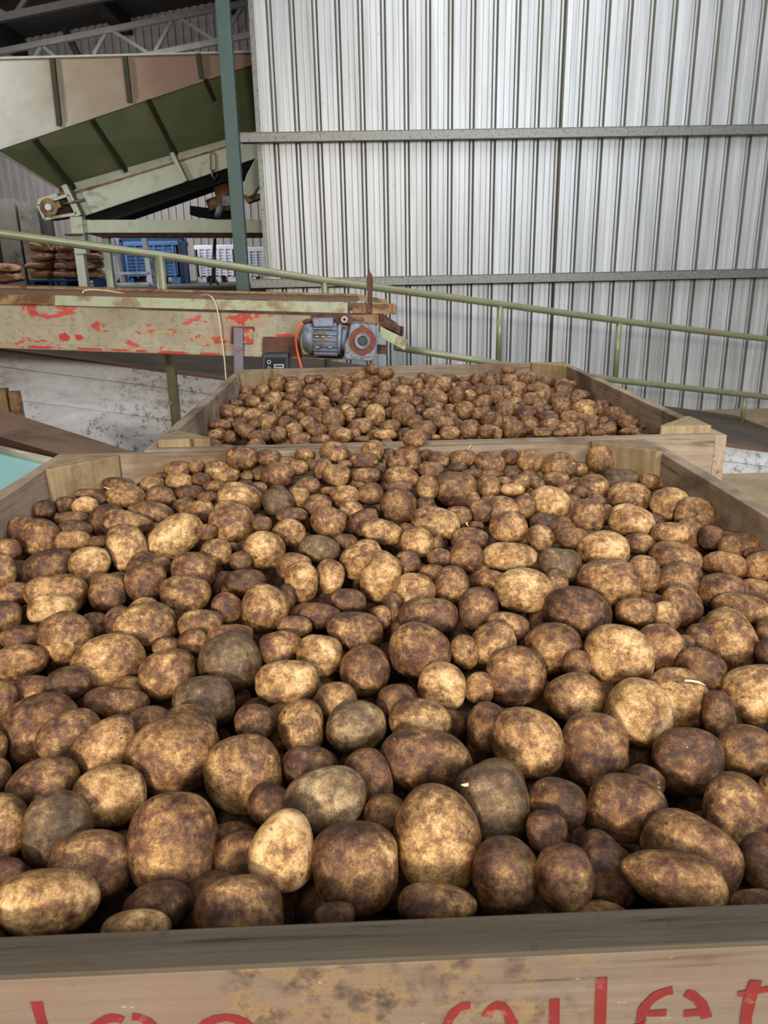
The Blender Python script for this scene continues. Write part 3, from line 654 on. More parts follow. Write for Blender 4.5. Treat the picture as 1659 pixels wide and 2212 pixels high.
MB().bar(at(372, 330, TY - .05), at(402, 392, TY - .06), .05, .05, (0, 1, 0)).build('stay', M['cream'], hp)
MB().bar(at(376, 328, TY - .075), at(406, 390, TY - .085), .012, .02, (0, 1, 0)).build('stay_edge', M['rib_dark'], hp)
m = MB()
for a, b in (((454, 330), (465, 331)), ((465, 331), (466, 366)), ((466, 366), (455, 368)), ((455, 368), (454, 330))): m.bar(at(*a, TY - .05), at(*b, TY - .05), .012, .012)
m.build('inspection_frame', M['tan_rust'], hp)
MB().tube([at(460, 368, TY - .06), at(458, 380, TY - .08), at(464, 388, TY - .08), at(470, 376, TY - .06)], .012, 8).build('hook', M['steel'], hp)
MB().bar(at(140, 400, TY - .08), at(172, 466, TY - .08), .06, .07, (0, 1, 0)).build('end_stay', M['cream'], hp)
MB().bar(at(150, 402, TY - .12), at(182, 466, TY - .12), .02, .02, (0, 1, 0)).build('stay_edge', M['rib_dark'], hp)
quad(MB(), [at(124, 404, TY - .05), at(148, 398, TY - .05), at(154, 415, TY - .05), at(132, 422, TY - .05)], (0, .1, 0)).build('corner_plate', M['tan_rust'], hp)
# take-up bearing frame
tb = MB()
for a, b in (((82, 442), (149, 421)), ((149, 421), (166, 462)), ((166, 462), (97, 473)), ((97, 473), (82, 442))): tb.bar(at(*a, TY - .1), at(*b, TY - .1), .03, .03)
tb = tb.build('take_up_frame', M['cream'], hp)
quad(MB(), [at(85, 442, TY - .02), at(150, 422, TY - .02), at(166, 464, TY - .02), at(99, 474, TY - .02)], (0, .3, 0)).build('back_plate', M['rust'], tb)
quad(MB(), [at(82, 430, TY - .1), at(122, 416, TY - .1), at(124, 424, TY - .1), at(82, 438, TY - .1)], (0, .35, 0)).build('cover', M['cream'], tb)
c = at(107, 448, TY - .12); MB().ring(c, .035, .095, (0, 1, 0), .06, 24).bar(at(120, 446, TY - .1), at(132, 441, TY - .1), .09, .07).build('bearing', M['tan_rust'], tb)
MB().tube([c + Vector((0, -.05, 0)), c + Vector((0, .05, 0))], .035, 16).build('shaft_end', M['panel_white'], tb)
MB().tube([at(128, 443, TY - .1), at(183, 431, TY - .13)], .014, 8).build('threaded_rod', M['steel'], tb)

# frame carrying it
fr_ = empty('steel_frame', at(163, 615, HB), 'cream painted steel frame with legs under the hopper elevator', 'frame')
quad(MB(), [at(172, 475, TY - .06), at(575, 474, TY - .06), at(575, 503, TY - .06), at(172, 503, TY - .06)], (0, .14, 0)).build('beam', M['cream'], fr_, .004)
quad(MB(), [at(180, 503, TY), at(575, 503, TY), at(575, 512, TY), at(215, 512, TY)], (0, .3, 0)).build('under_beam', M['rust'], fr_)
a = at(150, 467, TY - .1); b = at(176, 467, TY - .1); zt = a.z
MB().bx(a.x, b.x, TY - .1, TY + .04, UF + .42, zt).build('leg', M['cream'], fr_, .004)
a2 = at(157, 520, TY - .08); b2 = at(176, 520, TY - .08); MB().bx(a2.x, b2.x, TY - .08, TY + .02, UF, at(160, 508, TY).z).build('leg', M['cream'], fr_, .004)
c = at(159, 507, TY - .1); MB().box(c + Vector((0.01, .05, 0)), (.19, .2, .02)).build('foot_plate', M['rust'], fr_)
a3 = at(219, 520, TY + .1); b3 = at(234, 520, TY + .1); MB().bx(a3.x, b3.x, TY + .1, TY + .2, UF, at(220, 508, TY).z).build('leg', M['cream'], fr_, .004)
# motors and guards seen beyond the green column
g1 = empty('drive_motor', at(480, 440, 9.6), 'small tan electric motor beside the green column, on a dark sloping belt bed', 'motor')
MB().tube([at(462, 428, 9.6), at(470, 452, 9.6)], .10, 20).build('end_bell', M['motor_tan'], g1)
MB().tube([at(470, 425, 9.6), at(500, 417, 9.6)], .14, 20).build('body', M['motor_tan'], g1)
MB().tube([at(470, 452, 9.55), at(482, 458, 9.55)], .09, 20).build('gear_housing', M['motor_blue'], g1)
MB().box(at(492, 434, 9.42), (.12, .04, .10)).build('name_plate', M['motor_blue'], g1)
MB().box(at(494, 446, 9.55), (.14, .12, .1)).build('foot', M['rust'], g1)
bb = MB().prism([at(410, 444, 9.7), at(505, 456, 9.7), at(505, 474, 9.7), at(478, 473, 9.7), at(410, 464, 9.7)], (0, .5, 0)).build('belt_bed', M['black'], None)
tag(bb, 'short dark sloping belt bed resting on the cream frame beam', 'conveyor')
m = MB(); P8 = []
for k in range(13): th = PI + k * PI / 12; P8.append((537 + 17 * math.cos(th), 408 - 17 * math.sin(th)))
cap = [(524, 405), (528, 420), (537, 425), (548, 420), (556, 409), (570, 385), (570, 318), (548, 348), (532, 378)]
tag(m.prism([at(x, y, 8.9) for x, y in cap], (0, .12, 0)).build('belt_guard', M['cream'], None, .01), 'cream rounded belt guard between the green column and ribbed wall', 'guard')
tag(MB().prism([at(x, y, 9.15) for x, y in ((524, 420), (562, 418), (562, 428), (534, 438), (528, 430))], (0, .2, 0)).build('guard_bracket', M['tan_rust'], None), 'tan bracket tucked beneath the rounded cream belt guard', 'bracket')

# ---------------------------------------------------------------- things standing on the upper floor
def plastic_bin(label, px0, px1, ytop, Y, mat, group=None):
    a = at(px0, 560, Y); b = at(px1, 560, Y); w = b.x - a.x; zt = at(px0, ytop, Y).z; h = zt - UF; D = w * .85
    e = empty('plastic_bin', ((a.x + b.x) / 2, Y + D / 2, UF), label, 'plastic bin', group)
    x0, x1 = a.x, b.x; t = .03; fh = h * .16
    m = MB().bx(x0, x1, Y, Y + t, UF + fh, zt - .08).bx(x0, x1, Y + D - t, Y + D, UF + fh, zt - .08).bx(x0, x0 + t, Y, Y + D, UF + fh, zt - .08).bx(x1 - t, x1, Y, Y + D, UF + fh, zt - .08).bx(x0, x1, Y, Y + D, UF + fh, UF + fh + t)
    m.build('shell', mat, e)
    m = MB().bx(x0 - .02, x1 + .02, Y - .02, Y + t, zt - .08, zt).bx(x0 - .02, x1 + .02, Y + D - t, Y + D + .02, zt - .08, zt).bx(x0 - .02, x0 + t, Y, Y + D, zt - .08, zt).bx(x1 - t, x1 + .02, Y, Y + D, zt - .08, zt)
    m.build('rim', mat, e, .008)
    m = MB(); n = 6
    for k in range(n):
        xx = x0 + w * (k + .5) / n; m.bx(xx - .018, xx + .018, Y - .025, Y, UF + fh, zt - .08)
    for k in range(9):
        zz = UF + fh + (h - fh - .1) * (k + .6) / 9; m.bx(x0 + .05, x1 - .05, Y - .012, Y, zz - .012, zz + .006)
    m.build('ribbing', mat, e)
    for xx in (x0, (x0 + x1) / 2 - .08, x1 - .16): MB().bx(xx, xx + .16, Y, Y + D, UF, UF + fh).build('skid', mat, e, .01)
    return e
plastic_bin('blue plastic bin on the upper floor behind the aluminium stepladder', 264, 386, 522, 14.6, M['bin_blue'])
plastic_bin('grey white plastic bin left of the green column', 424, 508, 530, 15.2, M['bin_white'])
plastic_bin('grey white plastic bin right of the green column, partly hidden by the ribbed wall', 532, 620, 534, 14.9, M['bin_white'])
m = MB()
fx = [at(x, 523, 14.2) for x in (262, 318, 382)]
bf = empty('bin_frame', (fx[0].x, 14.2, UF), 'dark blue metal frame standing round the blue plastic bin', 'frame')
zt = at(262, 518, 14.2).z
MB().bar((fx[0].x - .04, 14.3, zt), (fx[2].x + .1, 14.3, zt), .06, .06).build('top_rail', M['pallet_blue'], bf)
for p in (fx[0].x - .04, fx[2].x + .1): MB().bx(p - .03, p + .03, 14.27, 14.33, UF, zt).build('upright', M['pallet_blue'], bf)

# stepladder
ld = empty('step_ladder', at(280, 618, 12.0), 'bright aluminium stepladder standing before the blue bin', 'ladder')
LY = 12.0; lb = lambda x: at(x, 560, LY).x; z_ = lambda y: at(280, y, LY).z
for (xt, xb) in ((236, 241), (306, 320)):
    MB().bar((lb(xt), LY + .25, z_(512)), (lb(xb), LY, UF + .02), .07, .03, (0, 1, 0)).build('stile', M['alum'], ld)
for (y, xa, xb) in ((546, 238, 309), (590, 240, 316), (613, 240, 319)):
    t = (y - 512) / 106; MB().bar((lb(xa), LY + .25 * (1 - t), z_(y)), (lb(xb), LY + .25 * (1 - t), z_(y)), .10, .035).build('tread', M['alum'], ld)
MB().prism([at(243, 592, LY - .03), at(250, 592, LY - .03), at(256, 603, LY - .03), at(244, 613, LY - .03)], (0, .02, 0)).build('brace', M['alum'], ld)
for (xt, xb) in ((238, 232), (308, 306)): MB().bar((lb(xt), LY + .3, z_(512)), (lb(xb), LY + .75, UF + .02), .04, .02, (0, 1, 0)).build('rear_stile', M['alum'], ld)
# thin metal tripod leg near the white bins
st = empty('metal_stand', at(462, 622, 12.0), 'thin metal stand in front of the grey white bin', 'stand')
MB().tube([at(463, 515, 12), at(461, 612, 12)], .03, 8).build('pole', M['steel'], st)
for dx in (-8, 9): 
    q = at(461 + dx, 600, 12); MB().tube([at(462, 596, 12), Vector((q.x, 12, UF + .01))], .015, 8).build('foot', M['steel'], st)

# sacks on a blue pallet
pl = empty('wooden_pallet', at(130, 612, 12.8), 'dark blue timber pallet beneath the stacked hessian sacks', 'pallet')
px0, px1 = at(58, 600, 12.8).x, at(214, 600, 12.8).x
for k in range(5): MB().bx(px0, px1, 12.8 + k * .24, 12.93 + k * .24, UF + .10, UF + .125).build('deck_board', M['pallet_blue'], pl)
for k in range(3): xx = px0 + (px1 - px0 - .1) * k / 2; MB().bx(xx, xx + .1, 12.8, 13.9, UF, UF + .10).build('bearer', M['pallet_blue'], pl)
def sack_mesh(w, h, d, seed):
    rr = np.random.default_rng(seed); u, f = ICO_S; p = np.sign(u) * np.abs(u) ** .62
    r = 1 + sum(.05 * np.sin(u @ (rr.normal(size=3) * 2.6) + rr.uniform(0, 6)) for _ in range(4)) + sum(.02 * np.sin(u @ (rr.normal(size=3) * 8) + rr.uniform(0, 6)) for _ in range(4))
    p = p * r[:, None] * np.array([w / 2, d / 2, h / 2]); return p, f
bm = bmesh.new(); bmesh.ops.create_icosphere(bm, subdivisions=4, radius=1.0)
ICO_S = (np.array([p.co[:] for p in bm.verts]), np.array([[q.index for q in t.verts] for t in bm.faces])); bm.free()
ICO_S = (ICO_S[0] / np.linalg.norm(ICO_S[0], axis=1)[:, None], ICO_S[1])
def sack(cx_, cy_, w, h, Y, seed, label, group):
    p, f = sack_mesh(w, h, .55, seed); me = bpy.data.meshes.new('hessian_sack'); me.from_pydata(p.tolist(), [], f.tolist()); me.polygons.foreach_set('use_smooth', [True] * len(me.polygons)); me.materials.append(M['sack'])
    o = bpy.data.objects.new('hessian_sack', me); col.objects.link(o); c = at(cx_, cy_, Y); o.location = (c.x, Y + .28, c.z); o.rotation_euler = (0, RND.uniform(-.06, .06), 0)
    return tag(o, label, 'sack', group)
ppm = 12.8 / 1660
rowsS = [(593, 20, [(84, 54), (137, 56), (187, 50)], 'bottom row'), (573.5, 20, [(76, 60), (132, 56), (182, 52)], 'second row'), (554, 20, [(84, 52), (136, 56), (184, 52)], 'third row'), (533, 22, [(82, 62), (140, 58), (187, 44)], 'top row')]
k = 0
for cy_, hh, L, rn in rowsS:
    for (cx_, ww), side in zip(L, ('left', 'middle', 'right')):
        k += 1; sack(cx_, cy_, ww * ppm * .90, hh * ppm * .86, 12.85, k, f'brown hessian sack in the {rn} of the pallet stack, {side} one', 'hessian sacks on the blue pallet')
for (cx_, cy_, ww, hh, lb_) in ((0, 600, 54, 20, 'lower'), (-4, 580, 44, 18, 'upper')):
    k += 1; sack(cx_, cy_, ww * ppm, hh * ppm, 12.4, k, f'{lb_} brown sack lying by the stained pillar at the left edge', 'sacks by the pillar')

# ---------------------------------------------------------------- near left: belt chute and mint tray
ch = empty('belt_chute', (-1.25, 2.4, 0), 'brown sloping belt chute passing behind the nearest bin', 'chute')
a, b = at(-150, 836, 2.75), at(330, 990, 2.35); c, d = at(-150, 900, 2.45), at(330, 1040, 2.12)
MB().prism([a, b, d, c], (0, .01, -.015)).build('upper_face', M['belt_brown'], ch)
c2, d2 = c + Vector((0, .12, -.30)), d + Vector((0, .12, -.30))
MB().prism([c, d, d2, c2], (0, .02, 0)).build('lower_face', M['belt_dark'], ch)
for t in (.15, .62):
    p = c2.lerp(d2, t); MB().bx(p.x - .03, p.x + .03, p.y + .0, p.y + .06, 0, p.z + .12).build('leg', M['rust'], ch)
tr = empty('metal_tray', (-1.1, 1.6, 0), 'pale mint sheet metal tray with grey rounded edge beside the nearest bin', 'tray')
zt = .86
e0, e1 = atz(-48, 964, zt), atz(84, 1018, zt); e2, e3 = atz(-10, 1100, zt), atz(-330, 1100, zt)
e2 = Vector((-.76, e2.y - .05, zt)); e1 = Vector((-.762, e1.y, zt))
MB().prism([e0, e1, e2, Vector((e0.x, e2.y, zt))], (0, 0, -.004)).build('sheet', M['mint'], tr)
MB().tube([e0 + Vector((0, 0, .008)), e1 + Vector((0, 0, .008))], .012, 12).build('rounded_edge', M['grey_metal'], tr)
q0 = e0.lerp(e1, .05)
for t in (.1, .8):
    p = e0.lerp(e1, t); MB().bx(p.x - .02, p.x + .02, p.y - .06, p.y - .02, 0, zt - .004).build('leg', M['steel'], tr)
# ---------------------------------------------------------------- potatoes
# bin, centre xyz (0.1 mm), quaternion wxyz (/999), half axes (0.1 mm), paleness (%; negative = greyish)
POTATOES = '''0 -1681 5420 8950 417 -900 -78 91 381 444 391 55
0 563 5352 8970 410 -905 -73 -76 369 448 386 75
0 -121 5076 8967 403 -914 7 13 349 364 339 45
0 -2006 6842 8862 471 -860 -188 34 480 419 420 55
0 2619 5082 8932 426 -842 325 -46 396 313 334 50
0 -2460 4745 9072 384 -905 -54 170 397 253 301 90
0 -1244 6489 8866 456 -880 -121 24 384 393 369 65
0 1111 5849 8915 419 -895 -86 -122 330 389 340 -25
0 -1003 4613 9000 383 -919 -50 62 326 264 279 35
0 572 6555 8880 455 -876 148 36 463 315 363 35
0 -400 5901 8986 438 -892 -102 -18 397 304 330 -75
0 -2353 5293 8882 411 -895 -113 122 340 294 300 40
0 1880 5013 8870 400 -902 124 -91 286 332 293 20
0 2298 4639 9108 402 -890 184 -104 377 219 273 60
0 -3742 7805 8605 495 -822 -269 65 453 416 412 30
0 2304 5707 8909 437 -875 192 -74 371 304 319 45
0 -2788 5706 8918 429 -883 -125 138 307 347 310 -35
0 -720 5145 9082 412 -909 -30 46 271 320 280 100
0 1621 6781 8899 465 -878 83 -65 373 363 350 70
0 2326 6723 8838 461 -874 114 -95 343 391 348 45
0 1034 4895 8983 398 -912 78 -49 257 308 267 20
0 3177 6495 8834 455 -867 150 -132 358 339 331 20
0 -2488 6242 8852 444 -881 -102 120 353 304 311 85
0 3274 5654 8908 431 -872 172 -148 287 320 288 50
0 3027 7449 8758 491 -825 276 -31 370 375 354 100
0 3223 8716 8806 508 -845 117 -112 451 397 402 95
0 -3333 5809 8875 431 -875 -146 159 261 323 276 60
0 -3413 9127 8731 520 -830 -182 75 479 370 400 75
0 3637 7842 8671 470 -861 68 -176 360 393 357 85
0 1481 4767 9059 397 -907 106 -74 230 262 233 35
0 -2769 7020 8855 479 -848 -214 63 359 301 312 60
0 -1748 8796 8859 510 -854 -46 73 406 388 377 -30
0 4614 7937 8668 485 -841 169 -165 398 349 354 85
0 -3186 6456 8837 461 -856 -202 106 353 253 284 35
0 675 8768 8926 512 -843 148 47 413 360 366 50
0 5038 9404 8606 476 -843 9 -247 365 473 395 70
0 3018 9897 8849 537 -823 171 -49 488 369 403 25
0 -1940 8040 8748 489 -865 -58 84 377 328 334 -35
0 1793 8260 8814 499 -860 76 -63 361 361 343 55
0 -3271 7341 8801 493 -787 -368 -9 363 282 304 40
0 -137 7293 8844 476 -878 8 13 333 303 302 -55
0 481 4620 9000 384 -921 47 -20 304 154 206 55
0 -1665 4785 8939 390 -911 -89 95 268 178 208 15
0 2450 8977 8794 513 -848 92 -83 394 346 351 40
0 2394 7805 8757 486 -862 102 -89 357 303 312 60
0 3813 10928 8834 544 -823 109 -113 504 375 413 60
0 -1730 4427 9062 380 -913 -99 102 267 150 191 65
0 -4176 9768 8782 477 -836 76 256 392 379 366 50
0 -971 8281 8847 501 -862 -52 28 398 280 317 85
0 3847 6643 8804 459 -857 171 -156 290 276 269 65
0 -3086 9836 8881 528 -837 -78 114 439 336 365 50
0 1701 5804 8913 433 -891 100 -76 261 236 236 25
0 -1096 5348 8866 411 -907 -49 63 243 215 217 35
0 -2488 8665 8809 512 -844 -145 56 366 314 322 55
0 2364 10480 8970 548 -826 119 -42 455 352 380 90
0 578 7278 8882 478 -874 75 3 348 242 276 65
0 -742 7287 8839 475 -878 -17 39 267 312 274 65
0 3143 4950 8973 408 -880 185 -152 187 232 198 20
0 -33 8437 8874 505 -862 12 9 314 319 301 30
0 -11 6301 8875 441 -882 -142 -70 215 287 236 20
0 -3503 13643 8910 579 -753 -300 -75 561 388 420 95
0 -4894 11398 8759 533 -822 -63 182 499 308 373 80
0 -1450 10063 8998 520 -831 117 151 343 356 332 70
0 872 8042 8838 495 -866 45 -28 297 280 274 100
0 -151 9371 8957 524 -846 67 50 404 255 305 45
0 3872 8963 8753 479 -849 -15 -218 292 335 297 75
0 1307 7262 8780 473 -876 67 -49 253 264 245 40
0 865 9691 8972 533 -844 38 -23 417 257 311 30
0 -2713 10818 8929 537 -832 -1 134 393 323 338 65
0 -618 8807 8902 513 -856 -8 31 307 289 283 80
0 -2499 13953 9043 534 -781 206 248 457 431 420 65
0 -1968 7484 8793 468 -873 11 130 283 236 246 50
0 -2974 8078 8747 479 -862 -33 156 383 197 261 40
0 1660 9016 8860 517 -851 66 -54 303 303 288 70
0 138 5737 8905 428 -903 22 0 216 199 197 40
0 -608 6561 8879 455 -888 -14 35 259 203 218 15
0 343 7734 8780 485 -873 27 -7 266 256 248 20
0 243 10945 9095 539 -801 219 135 299 405 330 100
0 4160 8423 8705 515 -803 292 -57 290 272 267 25
0 -942 6018 8857 436 -897 -32 50 215 198 196 20
0 1508 5413 8943 419 -899 97 -70 183 199 181 25
0 -4605 9240 8713 508 -835 -125 165 355 239 276 60
0 4157 12385 8855 562 -811 104 -112 442 330 363 100
0 -2471 7566 8758 478 -867 -82 107 259 233 234 40
0 5048 11245 8703 542 -816 133 -144 379 327 335 40
0 -4262 13212 8849 579 -792 -182 50 344 452 375 90
0 -362 7792 8817 487 -872 -1 22 256 246 238 50
0 2835 4460 9000 388 -890 187 -146 190 138 154 30
0 5322 12068 8763 565 -790 215 -87 458 292 347 55
0 1606 9946 8955 536 -839 59 -48 303 303 288 35
0 5547 10160 8700 536 -805 214 -131 450 218 298 65
0 -2749 11654 8977 533 -819 89 188 374 314 326 60
0 5547 10758 8713 535 -815 149 -162 358 301 312 45
0 -4419 8215 8726 489 -844 -135 169 221 288 240 40
0 -5471 12705 8748 574 -782 -231 69 453 299 350 5
0 -3442 11357 8897 549 -823 -74 115 329 336 316 40
0 4672 10281 8725 530 -824 136 -143 302 323 297 40
0 -2968 5106 8962 409 -886 -149 154 168 168 159 30
0 -6246 14254 8726 568 -798 -106 164 404 404 383 50
0 3168 11548 8927 556 -820 89 -90 362 316 321 -50
0 -1258 7468 8818 479 -874 -37 60 257 206 218 30
0 -1675 12168 9104 562 -818 44 109 365 327 328 80
0 731 10418 9037 547 -835 33 -17 328 280 288 80
0 1966 15610 9087 600 -797 46 -40 481 393 413 35
0 -1122 9038 8905 520 -842 -135 -18 289 241 251 50
0 -36 11505 9146 548 -799 -203 -137 371 282 307 85
0 1319 13243 9151 582 -799 138 42 464 287 346 85
0 2397 11731 9019 562 -820 70 -66 441 243 311 90
0 -3685 8531 8781 499 -847 -109 142 275 217 232 25
0 -4033 11255 8818 545 -823 -88 131 298 320 293 35
0 5252 14116 8776 585 -783 195 -66 472 308 362 95
0 -3804 6669 8803 455 -862 -145 167 195 195 185 60
0 1941 9462 8886 526 -844 72 -62 310 228 252 55
0 1308 10606 9026 549 -833 48 -36 271 312 276 45
0 -4739 10806 8761 535 -822 -109 155 357 238 277 90
0 -2315 9822 8898 530 -841 -56 88 310 232 255 40
0 -4742 12579 8799 575 -772 -265 17 353 313 315 90
0 6442 15166 8755 580 -790 124 -147 436 368 381 95
0 3920 7406 8755 477 -851 158 -149 177 260 204 30
0 -693 9865 8952 534 -843 -9 33 364 195 253 15
0 -957 10793 9076 552 -831 -13 39 266 308 272 80
0 -2562 15424 9053 584 -797 49 134 472 328 374 80
0 4448 11274 8823 556 -803 191 -81 267 341 286 70
0 5775 15744 8761 594 -781 164 -86 491 330 383 80
0 3873 15043 8905 595 -785 165 -27 439 334 364 85
0 2610 6107 8877 444 -877 136 -114 185 168 167 15
0 -5237 15141 8757 580 -798 -83 136 398 360 360 12
0 694 14183 9197 589 -794 130 67 376 340 340 50
0 2661 13189 9020 578 -809 68 -67 380 296 319 80
0 6641 14466 8731 589 -764 243 -93 372 363 349 70
0 -4687 14689 8845 569 -803 -20 167 498 258 341 65
0 -736 11967 9171 565 -817 66 81 368 238 281 -55
0 6074 11831 8717 562 -786 231 -107 374 241 285 80
0 -300 4545 9000 379 -924 -5 23 158 110 125 15
0 -1835 10985 9018 552 -829 -36 68 327 228 259 10
0 6685 11823 8656 544 -803 159 -181 297 297 282 55
0 3846 9871 8844 529 -830 121 -123 297 211 238 60
0 -637 13358 9191 565 -791 174 153 347 296 304 65
0 -4183 8578 8668 495 -844 -124 158 241 195 206 45
0 -1113 11338 9098 560 -826 -16 44 285 263 260 50
0 -1814 9380 8922 523 -846 -45 74 310 174 221 55
0 1677 11653 9081 564 -822 53 -44 279 279 265 50
0 2725 14272 9004 587 -803 64 -64 354 309 314 70
0 -6313 12605 8703 551 -805 -122 179 265 321 277 60
0 -4377 15292 8858 576 -801 -11 156 478 249 328 30
0 341 12582 9221 577 -809 90 49 369 225 274 75
0 -535 11034 9066 556 -830 -2 26 236 279 244 75
0 1840 12441 9098 573 -815 54 -47 352 232 271 50
0 -4870 9963 8721 520 -828 -122 166 274 196 220 35
0 892 12139 9180 573 -817 33 -20 280 273 263 75
0 6687 12688 8719 543 -807 92 -210 357 241 278 50
0 4464 14344 8841 580 -800 96 -107 321 321 305 60
0 1243 8797 8885 514 -854 53 -39 190 225 196 60
0 -4069 7291 8735 469 -854 -142 168 150 200 165 60
0 4294 9946 8713 525 -829 130 -134 227 234 219 80
0 6189 13570 8670 585 -737 335 -1 299 308 288 60
0 -5429 10735 8712 530 -819 -125 174 251 230 228 30
0 -1309 12875 9148 578 -813 -17 47 303 262 267 85
0 4800 18053 8882 608 -784 80 -92 430 351 369 50
0 -2000 10249 8951 539 -837 -44 76 228 228 216 50
0 -3542 10192 8821 530 -833 -86 125 226 226 215 20
0 1328 8033 8812 494 -865 62 -46 176 198 178 60
0 -5334 16837 8801 593 -790 -74 129 428 293 336 75
0 4520 9251 8737 513 -831 146 -149 201 213 196 35
0 -1680 14809 9150 595 -801 -20 52 325 288 290 -40
0 -1899 16982 9138 608 -790 -19 53 390 305 328 45
0 5844 18074 9033 607 -779 97 -116 373 362 349 55
0 -243 10171 9027 542 -839 5 16 260 180 206 30
0 -3379 18075 8939 597 -786 44 144 436 302 344 65
0 2616 8482 8818 504 -852 101 -92 185 185 176 40
0 -2487 12282 9048 567 -817 -45 82 251 251 238 65
0 -2300 9324 8881 520 -846 -59 90 210 185 187 40
0 -970 9497 8988 529 -846 -17 43 251 157 189 30
0 6018 17099 8759 595 -785 105 -125 432 270 324 -20
0 6107 10811 8680 556 -771 298 -81 274 187 215 45
0 5209 16464 8803 594 -789 96 -111 354 302 311 65
0 5700 13335 8775 566 -800 126 -144 336 216 256 80
0 -5611 11537 8722 541 -814 -120 171 267 200 220 40
0 -5526 13950 8757 569 -802 -96 150 334 220 258 80
0 861 16181 9209 606 -788 95 41 384 253 296 65
0 4 13279 9191 577 -800 -129 -93 303 219 245 20
0 -2852 18102 9302 615 -783 -31 72 378 300 320 40
0 3753 12901 8892 570 -810 92 -98 316 200 239 50
0 3792 5978 8869 442 -862 184 -164 131 131 124 20
0 -3928 10260 8729 528 -832 -95 135 201 201 191 20
0 3133 12753 8963 571 -812 80 -82 238 255 234 55
0 5290 8892 8671 504 -827 170 -175 171 195 173 30
0 393 9955 9002 538 -841 24 -6 171 223 185 40
0 -4426 16418 8863 574 -794 42 188 347 255 283 35
0 4946 12793 8785 563 -807 116 -129 282 208 230 50
0 -6910 14984 8703 572 -792 -113 175 281 263 258 35
0 1123 18111 9177 619 -783 29 -17 336 314 309 45
0 -879 14360 9190 593 -803 -5 32 298 226 246 50
0 3129 18110 9018 615 -770 160 20 383 271 306 50
0 2717 15856 9050 600 -795 59 -58 279 289 270 50
0 -648 18120 9365 620 -783 2 23 357 279 300 65
0 -560 16548 9226 605 -788 71 75 329 257 276 65
0 -367 14884 9217 598 -800 5 18 299 233 251 80
0 6754 13342 8593 557 -794 155 -182 287 209 233 55
0 5578 9471 8675 514 -822 167 -177 167 193 171 35
0 1345 15353 9200 601 -797 36 -26 250 289 256 70
0 4131 18121 9034 611 -783 73 -81 339 294 300 65
0 682 11350 9119 562 -825 29 -14 206 198 192 50
0 -6603 13661 8703 561 -799 -117 176 233 241 225 45
0 6403 13114 8735 560 -798 141 -163 238 230 222 15
0 1766 13632 9117 585 -807 48 -41 260 217 226 45
0 1929 10914 8972 551 -829 63 -56 228 164 184 80
0 2947 10903 8913 548 -826 88 -87 186 201 184 50
0 -3236 14943 8973 588 -801 -48 91 262 244 240 70
1 -901 25344 8823 637 -769 2 24 414 414 393 60
0 -6921 16481 8600 581 -788 -107 171 318 236 260 70
1 7875 26391 8719 632 -760 88 -112 482 386 410 70
1 1455 25271 8930 639 -767 27 -15 422 398 389 60
0 -2669 9359 8812 518 -845 -69 102 199 136 156 40
0 -5727 14689 8760 575 -798 -94 149 341 175 232 40
0 -1310 15193 9158 598 -799 -13 42 247 257 239 65
0 -1328 13861 9156 588 -807 -15 45 306 175 220 20
0 6691 17943 8727 599 -780 111 -135 384 226 280 75
0 -3370 11990 8928 559 -818 -67 109 200 200 190 30
0 2267 14010 9091 587 -804 57 -53 222 240 220 45
0 168 14966 9217 599 -799 15 4 263 225 231 35
0 6716 17160 8643 591 -783 122 -148 381 207 266 65
0 257 18147 9357 621 -783 15 3 291 280 271 80
0 3242 14608 8969 588 -801 73 -76 232 241 225 65
0 -865 16983 9217 611 -790 -3 29 242 295 254 45
0 59 17681 9247 616 -786 12 8 361 208 260 35
0 202 9686 8985 533 -845 19 1 154 167 152 40
0 3426 13681 8940 579 -806 81 -85 272 175 207 30
0 97 16407 9234 609 -792 13 7 347 184 240 50
1 493 25384 8903 639 -768 16 1 362 399 361 75
0 2455 18153 9136 615 -784 48 -45 338 225 262 60
0 -3810 16500 8930 597 -793 -52 98 338 185 237 25
0 6751 15657 8663 580 -786 133 -160 270 220 232 50
1 8662 25507 8665 627 -761 100 -129 468 312 363 40
0 -4290 17622 8890 602 -788 -55 103 338 207 251 85
0 -6024 16197 8766 586 -791 -89 146 282 212 232 100
0 -6050 15399 8743 579 -794 -94 152 346 154 219 55
0 1585 16992 9167 611 -789 37 -28 318 201 240 35
0 1220 11587 9113 565 -823 42 -30 202 157 169 35
1 4726 23213 8764 628 -771 65 -73 384 298 321 35
0 1054 11006 9073 556 -829 40 -27 200 143 161 60
0 -1159 10434 9008 545 -836 -20 48 136 191 153 40
0 -4452 18167 9031 608 -784 -55 104 313 224 252 50
0 -1154 15795 9188 603 -796 -9 37 276 197 221 50
1 1936 23169 8833 631 -773 34 -25 395 282 317 45
0 -2022 11801 9070 563 -821 -37 71 189 166 169 30
0 1295 18177 9644 625 -779 30 -19 302 224 247 65
0 -226 13997 9208 591 -805 7 15 247 168 193 60
0 -6486 16345 8776 585 -789 -95 156 264 203 220 25
0 -5868 17868 8777 598 -786 -77 134 309 199 235 30
0 -4930 17603 8835 600 -788 -64 116 294 196 228 75
0 -6847 16066 8767 582 -789 -102 163 220 220 209 10
0 -2249 18186 9272 617 -784 -22 58 269 224 233 45
0 770 15424 9206 602 -797 25 -11 290 155 201 40
0 6586 13950 8754 570 -794 135 -159 216 180 187 45
0 -318 12262 9189 574 -817 4 18 219 133 162 20
1 116 31815 8840 652 -757 12 8 457 380 396 55
1 7235 30095 8704 643 -756 73 -90 364 436 378 65
1 7269 27114 8708 635 -760 81 -100 396 330 343 65
1 22 24083 8831 634 -772 12 9 365 278 303 55
